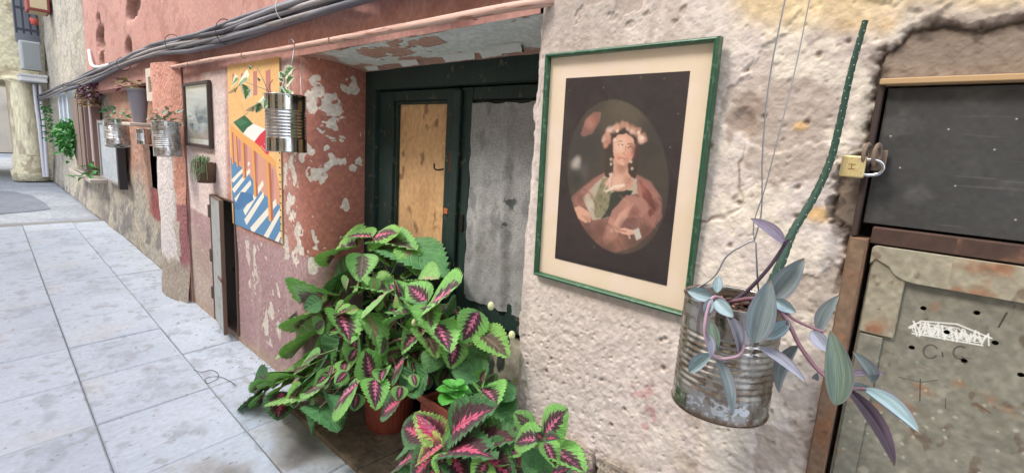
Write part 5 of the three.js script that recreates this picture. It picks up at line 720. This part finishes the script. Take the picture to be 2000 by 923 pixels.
// ---------------------------------------------------------------- variegated ivy in the shiny can
const ivyM = PM({ ...surf(-1, 1, 0, 1, 128, 128, (u, v) => { const e = Math.abs(u), n = fbm(u * 5, v * 6, 4), gmask = ss(.55, .35, e + (n - .5) * .9), c = mixc([222, 226, 196], mixc([58, 104, 56], [104, 146, 88], n), gmask); return [...c, n]; }, null, true), roughness: .45, side: THREE.DoubleSide, transmission: .15, thickness: 0 });
const ivyG = [leafGeo({ nu: 8, nv: 20, half: .5, droop: .18, cup: .1, quilt: 0, shape: v => v < .35 ? .35 + v * 1.2 : v < .5 ? .77 - (v - .35) * 1.6 : v < .62 ? .53 + (v - .5) * .6 : .6 * Math.pow((1 - v) / .38, .8) })];
{
  const t = thing('ivy_plant', 'variegated cream and green ivy trailing from the shiny ribbed can', 'plant', V3(midTop.x, midTop.y - .02, midTop.z)), c3 = ([a, b]) => [400 + a * .455, 60 + b * .455];
  for (const [b, tp, w, z] of [[[175, 215], [115, 235], 60, .2], [[170, 232], [180, 275], 44, .2], [[140, 210], [108, 225], 40, .2], [[255, 300], [196, 318], 40, .22], [[235, 310], [222, 346], 36, .22], [[262, 295], [255, 325], 30, .22], [[340, 200], [322, 178], 34, .14], [[345, 190], [362, 160], 30, .14], [[340, 240], [330, 272], 40, .15], [[350, 225], [365, 200], 28, .14], [[345, 250], [362, 268], 30, .15], [[335, 215], [318, 205], 26, .14], [[195, 165], [188, 150], 14, .18], [[235, 215], [228, 205], 14, .18]]) leafAt(t, 'leaf', ivyG, ivyM, c3(b), c3([b[0] + (tp[0] - b[0]) * 1.25, b[1] + (tp[1] - b[1]) * 1.25]), w * .56, z, .45, .01);
  const sm = M({ color: rgb(132, 112, 84), roughness: .7 }), st = (l, r = .002) => part(t, 'stem', taper(l.map(([a, b, z]) => W(...c3([a, b]), z)), r, r * .6, 20, 6), sm).position.copy(t.position).negate();
  st([[300, 290, .14], [275, 265, .17], [245, 200, .18], [210, 150, .18], [195, 165, .18]]); st([[300, 290, .14], [270, 258, .18], [220, 238, .2], [175, 220, .2]]); st([[290, 290, .15], [270, 290, .2], [250, 300, .22]]); st([[340, 290, .14], [338, 240, .14], [345, 190, .14], [355, 160, .14]]); st([[375, 290, .13], [368, 220, .12], [380, 170, .1], [405, 160, .06], [415, 130, .05]]); st([[290, 280, .15], [275, 240, .16], [290, 210, .16]]);
}
// ---------------------------------------------------------------- cans, pots and plants farther along
function sprigs(parent, n, r, h, mat, geo, len, down = 0, flat = 1) { for (let i = 0; i < n; i++) { const a = rnd() * 6.28, b = V3(Math.cos(a) * r * rnd(), rr(-.3, 1) * h * (down ? -1 : 1), Math.sin(a) * r * rnd() * flat); leafFree(parent, 'leaf', geo, mat, parent.position.clone().add(b), V3(Math.cos(a), rr(-.4, 1), Math.sin(a)), len * rr(.7, 1.3), rr(-.6, .6)); } }
const smallG = [leafGeo({ nu: 4, nv: 6, half: .3, droop: .2 }), leafGeo({ nu: 4, nv: 6, half: .22, droop: .35 })];
const GM = (r, g, b) => PM({ color: rgb(r, g, b), roughness: .6, side: THREE.DoubleSide, transmission: .15, thickness: 0 });
{
  const T1 = W(324, 238, .13), c1 = can('dull ribbed tin can hung before the coral pilaster', V3(T1.x, T1.y - .235, T1.z), .084, .235, TIN[2], [0, .10]);
  const p1 = thing('succulent_plant', 'pale trailing succulent growing in the can before the coral pilaster', 'plant', V3(T1.x, T1.y - .01, T1.z)); const sg = GM(132, 142, 120); sprigs(p1, 46, .12, .09, sg, smallG, .05); for (let i = 0; i < 7; i++) { const a = i * .9; part(p1, 'stem', taper([V3(0, -.03, 0), V3(-.08 - .02 * i, .03 + .02 * Math.sin(a), .03 * Math.cos(a)), V3(-.2 - .03 * i, -.05 + .06 * Math.sin(a), .05 * Math.cos(a))], .004, .002, 10, 5), sg); }
  const T2 = W(227, 235, .1), c2 = can('dark ribbed tin can tilted on its hook before the boarded window', V3(T2.x, T2.y - .24, T2.z), .10, .24, TIN[2], [0, .22]);
  const p2 = thing('green_plant', 'small bluish green plant in the tilted can before the boarded window', 'plant', V3(T2.x, T2.y, T2.z)); sprigs(p2, 40, .11, .10, GM(78, 138, 92), smallG, .06);
  const T3 = W(279, 252, .03); can('little shiny tin can mounted on the pink wall', V3(T3.x, T3.y - .13, T3.z), .055, .13, TIN[1]);
  // grey conical pot on a bracket
  const T4 = W(268, 176, .02), pt = thing('wall_pot', 'tall grey conical pot on a stone bracket under the cables', 'flower pot', V3(T4.x, T4.y - .28, T4.z)); part(pt, 'body', new THREE.LatheGeometry([[0, 0], [.05, 0], [.078, .27], [.085, .27], [.085, .29], [.072, .29], [.066, .26], [0, .26]].map(a => new THREE.Vector2(...a)), 24), M({ color: rgb(140, 138, 146), roughness: .7 })); part(pt, 'bracket', box(-.2, .14, -.035, -.003, -.13, .1, .01), M({ color: rgb(196, 184, 172), roughness: .9 }));
  const p4 = thing('flowering_plant', 'dark red flowering plant in the grey conical pot', 'plant', V3(T4.x, T4.y + .02, T4.z)); sprigs(p4, 26, .16, .06, GM(96, 34, 46), smallG, .07); sprigs(p4, 22, .16, .05, GM(130, 130, 70), smallG, .06);
  // purple and ochre foliage over the shutters
  const T5 = W(172, 186, .03), p5 = thing('purple_foliage', 'dark purple and ochre trailing foliage hanging above the wooden shutters', 'plant', V3(T5.x, T5.y, .03)); sprigs(p5, 190, .55, .10, GM(92, 52, 70), smallG, .07, 0, .14); sprigs(p5, 90, .45, .14, GM(134, 106, 66), smallG, .065, 1, .14);
  // green bush
  const T6 = W(131, 268, .06), p6 = thing('green_bush', 'bright green leafy bush growing against the stone wall', 'plant', V3(T6.x, T6.y - .06, .06)), gm6 = [GM(56, 132, 52), GM(84, 160, 66), GM(42, 108, 46)];
  for (let i = 0; i < 300; i++) { const a = rnd() * 6.28, b = Math.acos(rr(-1, 1)), r = Math.pow(rnd(), .4), lump = .8 + .4 * vn(a * 2, b * 3), q = p6.position.clone().add(V3(Math.cos(a) * Math.sin(b) * r * .8 * lump, .06 + Math.cos(b) * r * .24 * lump - (rnd() < .12 ? .2 * rnd() : 0), Math.sin(a) * Math.sin(b) * r * .13)); leafFree(p6, 'leaf', smallG, gm6[i % 3], q, V3(rr(-1, 1), rr(-.6, .8), rr(0, 1)), rr(.06, .11), rr(-.6, .6)); }
  part(p6, 'stem', taper([V3(0, -.35, -.12), V3(.05, -.1, -.06), V3(0, .2, 0)], .03, .015, 10, 6), M({ color: rgb(90, 76, 60), roughness: .9 }));
  { const gs = []; for (let i = 0; i < 900; i++) { const a = rnd() * 6.28, b = Math.acos(rr(-1, 1)), r = Math.pow(rnd(), .5), g = smallG[i % 2].clone(), L = rr(.05, .09); g.scale(L, L, L).rotateX(rnd() * 6).rotateY(rnd() * 6).rotateZ(rnd() * 6).translate(Math.cos(a) * Math.sin(b) * r * .78, .06 + Math.cos(b) * r * .25, Math.sin(a) * Math.sin(b) * r * .13); gs.push(g); } const m = part(p6, 'foliage', mergeGeometries(gs), gm6[0]); m.userData.kind = 'stuff'; }
  const T7 = W(90, 235, .05), p7 = thing('dark_climber', 'dark green climber hanging beside the drainpipes at the corner', 'plant', V3(T7.x, T7.y, .03)); for (let i = 0; i < 150; i++) { const q = p7.position.clone().add(V3(rr(-.45, .4), rr(-.4, .3), rr(-.06, .05))); leafFree(p7, 'leaf', smallG, gm6[2], q, V3(rr(-1, 1), rr(-.8, .4), rr(0, 1)), rr(.05, .09), rr(-.6, .6)); }
  // small wire basket plant on the wall
  const T8 = W(402, 338, .05), p8 = thing('wall_planter', 'small moss brown planter nailed to the pale wall above the hatch', 'flower pot', V3(T8.x, T8.y - .06, T8.z)); part(p8, 'body', new THREE.LatheGeometry([[0, 0], [.05, 0], [.062, .13], [.055, .13], [.05, .11], [0, .11]].map(a => new THREE.Vector2(...a)), 18), M({ ...surf(0, 1, 0, 1, 64, 64, (x, y) => { const n = fbm(x * 9, y * 9, 4); return [...mixc([70, 52, 44], [108, 86, 66], n), n]; }), bumpScale: .008, roughness: 1 }));
  const p9 = thing('spider_plant', 'thin stringy green plant curling over the small wall planter', 'plant', V3(T8.x, T8.y + .06, T8.z)), sm = [GM(128, 156, 108), GM(96, 128, 78)]; for (let i = 0; i < 34; i++) { const a = rnd() * 6.28, L = rr(.05, .14); part(p9, 'strand', taper([V3(0, 0, 0), V3(Math.cos(a) * L * .5, rr(.02, .06), Math.sin(a) * L * .4 + .02), V3(Math.cos(a) * L, rr(-.12, .0), Math.abs(Math.sin(a)) * L * .5 + .03)], .003, .0012, 8, 4), sm[i % 2]); }
  // sill sprig
  const T10 = W(178, 322, .0), p10 = thing('sill_plant', 'small green sprig sprouting on the stone sill under the shutters', 'plant', V3(T10.x, .60, .0)); sprigs(p10, 26, .2, .12, gm6[0], smallG, .12);
}
// ---------------------------------------------------------------- the far corner: cooling unit, balcony slab, pipes, lantern box
{
  const x = -13.95, a = AX(36, 76, x), b = AX(84, 138, x), t = thing('cooling_unit', 'grey box shaped cooling unit standing on the small balcony slab', 'cooling unit', V3(x - .3, b.y, (a.z + b.z) / 2)); const w = Math.abs(a.z - b.z), h = a.y - b.y;
  part(t, 'casing', new RoundedBoxGeometry(.4, h, w, 2, .02).translate(0, h / 2, 0), M({ color: rgb(176, 178, 176), roughness: .6 })); part(t, 'front_panel', new RoundedBoxGeometry(.02, h * .9, w * .82, 1, .008).translate(.205, h * .5, -.01), M({ color: rgb(138, 142, 142), roughness: .5 }));
  const s1 = AX(34, 142, x), sl = thing('balcony', 'small white balcony slab with iron railing above the round pier', 'balcony', V3(x - .3, s1.y - .02, (a.z + b.z) / 2)); part(sl, 'slab', new RoundedBoxGeometry(.62, .12, w * 1.3, 1, .02).translate(0, -.06, 0), M({ color: rgb(206, 206, 204), roughness: .8 })); part(sl, 'slab_edge', new RoundedBoxGeometry(.66, .05, w * 1.36, 1, .01).translate(0, -.0, 0), M({ color: rgb(190, 190, 188), roughness: .8 }));
  const rm = M({ color: rgb(50, 54, 66), roughness: .6 }); for (let i = 0; i < 4; i++) part(sl, 'rail_bar', box(.1, .13, h + .25, h + 1.3, -w * .5 + i * w * .33, -w * .5 + i * w * .33 + .03), rm); for (const y of [h + .3, h + .7, h + 1.1]) part(sl, 'rail_bar', box(.135, .155, y, y + .05, -w * .52, w * .52), rm); part(sl, 'dark_doorway', box(-.14, -.1, h + .1, h + 1.5, -w * .6, w * .6), M({ color: rgb(120, 124, 130), roughness: .9 }));
  const fp = thing('red_flower_pot', 'red flower pot hung on the iron balcony railing', 'flower pot', V3(x - .12, s1.y + h + .42, (a.z + b.z) / 2 - w * .3)); part(fp, 'body', new THREE.LatheGeometry([[0, 0], [.05, 0], [.07, .12], [0, .12]].map(q => new THREE.Vector2(...q)), 12), M({ color: rgb(176, 78, 66), roughness: .7 }));
  const pm = M({ color: rgb(196, 194, 200), roughness: .5 });
  [[[66, 165], [70, 205], [76, 250], [86, 345]], [[78, 165], [80, 200], [84, 235], [92, 345]]].forEach((l, i) => { const m = new THREE.Mesh(tube(l.map(([p, q]) => AX(p, q, -14.3 + i * .05)), .032, 30, 8), pm); m.name = numbered('drainpipe'); scene.add(m); tag(m, i ? 'pale drainpipe nearer the stone wall beside the round pier' : 'pale drainpipe hugging the round pier of the corner house', 'drainpipe'); });
  const p1 = AX(105, 12, -12.6), lb = thing('lantern_box', 'reddish framed box lantern fixed high on the stone wall', 'lantern', V3(-12.6, p1.y, .08)); part(lb, 'frame', new RoundedBoxGeometry(.5, .34, .3, 1, .02), M({ color: rgb(140, 66, 62), roughness: .7 })); part(lb, 'pane', new RoundedBoxGeometry(.02, .26, .22, 1, .005).translate(.25, 0, 0), M({ color: rgb(196, 178, 142), roughness: .3 })); part(lb, 'bottom_pane', new RoundedBoxGeometry(.4, .02, .22, 1, .005).translate(0, -.17, 0), M({ color: rgb(180, 160, 124), roughness: .4 }));
  const wp = new THREE.Mesh(tube([W(173, 98, .02), W(175, 112, .03), W(178, 126, .05), W(190, 131, .05), W(215, 126, .05)], .018, 24, 8), M({ color: rgb(212, 212, 214), roughness: .5 })); wp.name = 'conduit'; scene.add(wp); tag(wp, 'white conduit bending from the stone wall into the cable bundle', 'conduit');
  // bit of wire lying on the slabs
  const g = (p, q) => G(p, q, .004), wm = new THREE.Mesh(tube([g(378, 722), g(395, 726), g(410, 722), g(424, 728), g(422, 740), g(404, 748), g(402, 738), g(425, 735), g(445, 742), g(460, 752)], .0016, 60, 5), M({ color: rgb(70, 66, 64), roughness: .6 })); wm.name = 'wire_scrap'; scene.add(wm); tag(wm, 'thin dark wire scrap curled on the pavement slabs', 'wire');
}
scene.traverse(o => { if (o.isMesh) { o.castShadow = true; o.receiveShadow = true; } });
renderer.render(scene, camera);
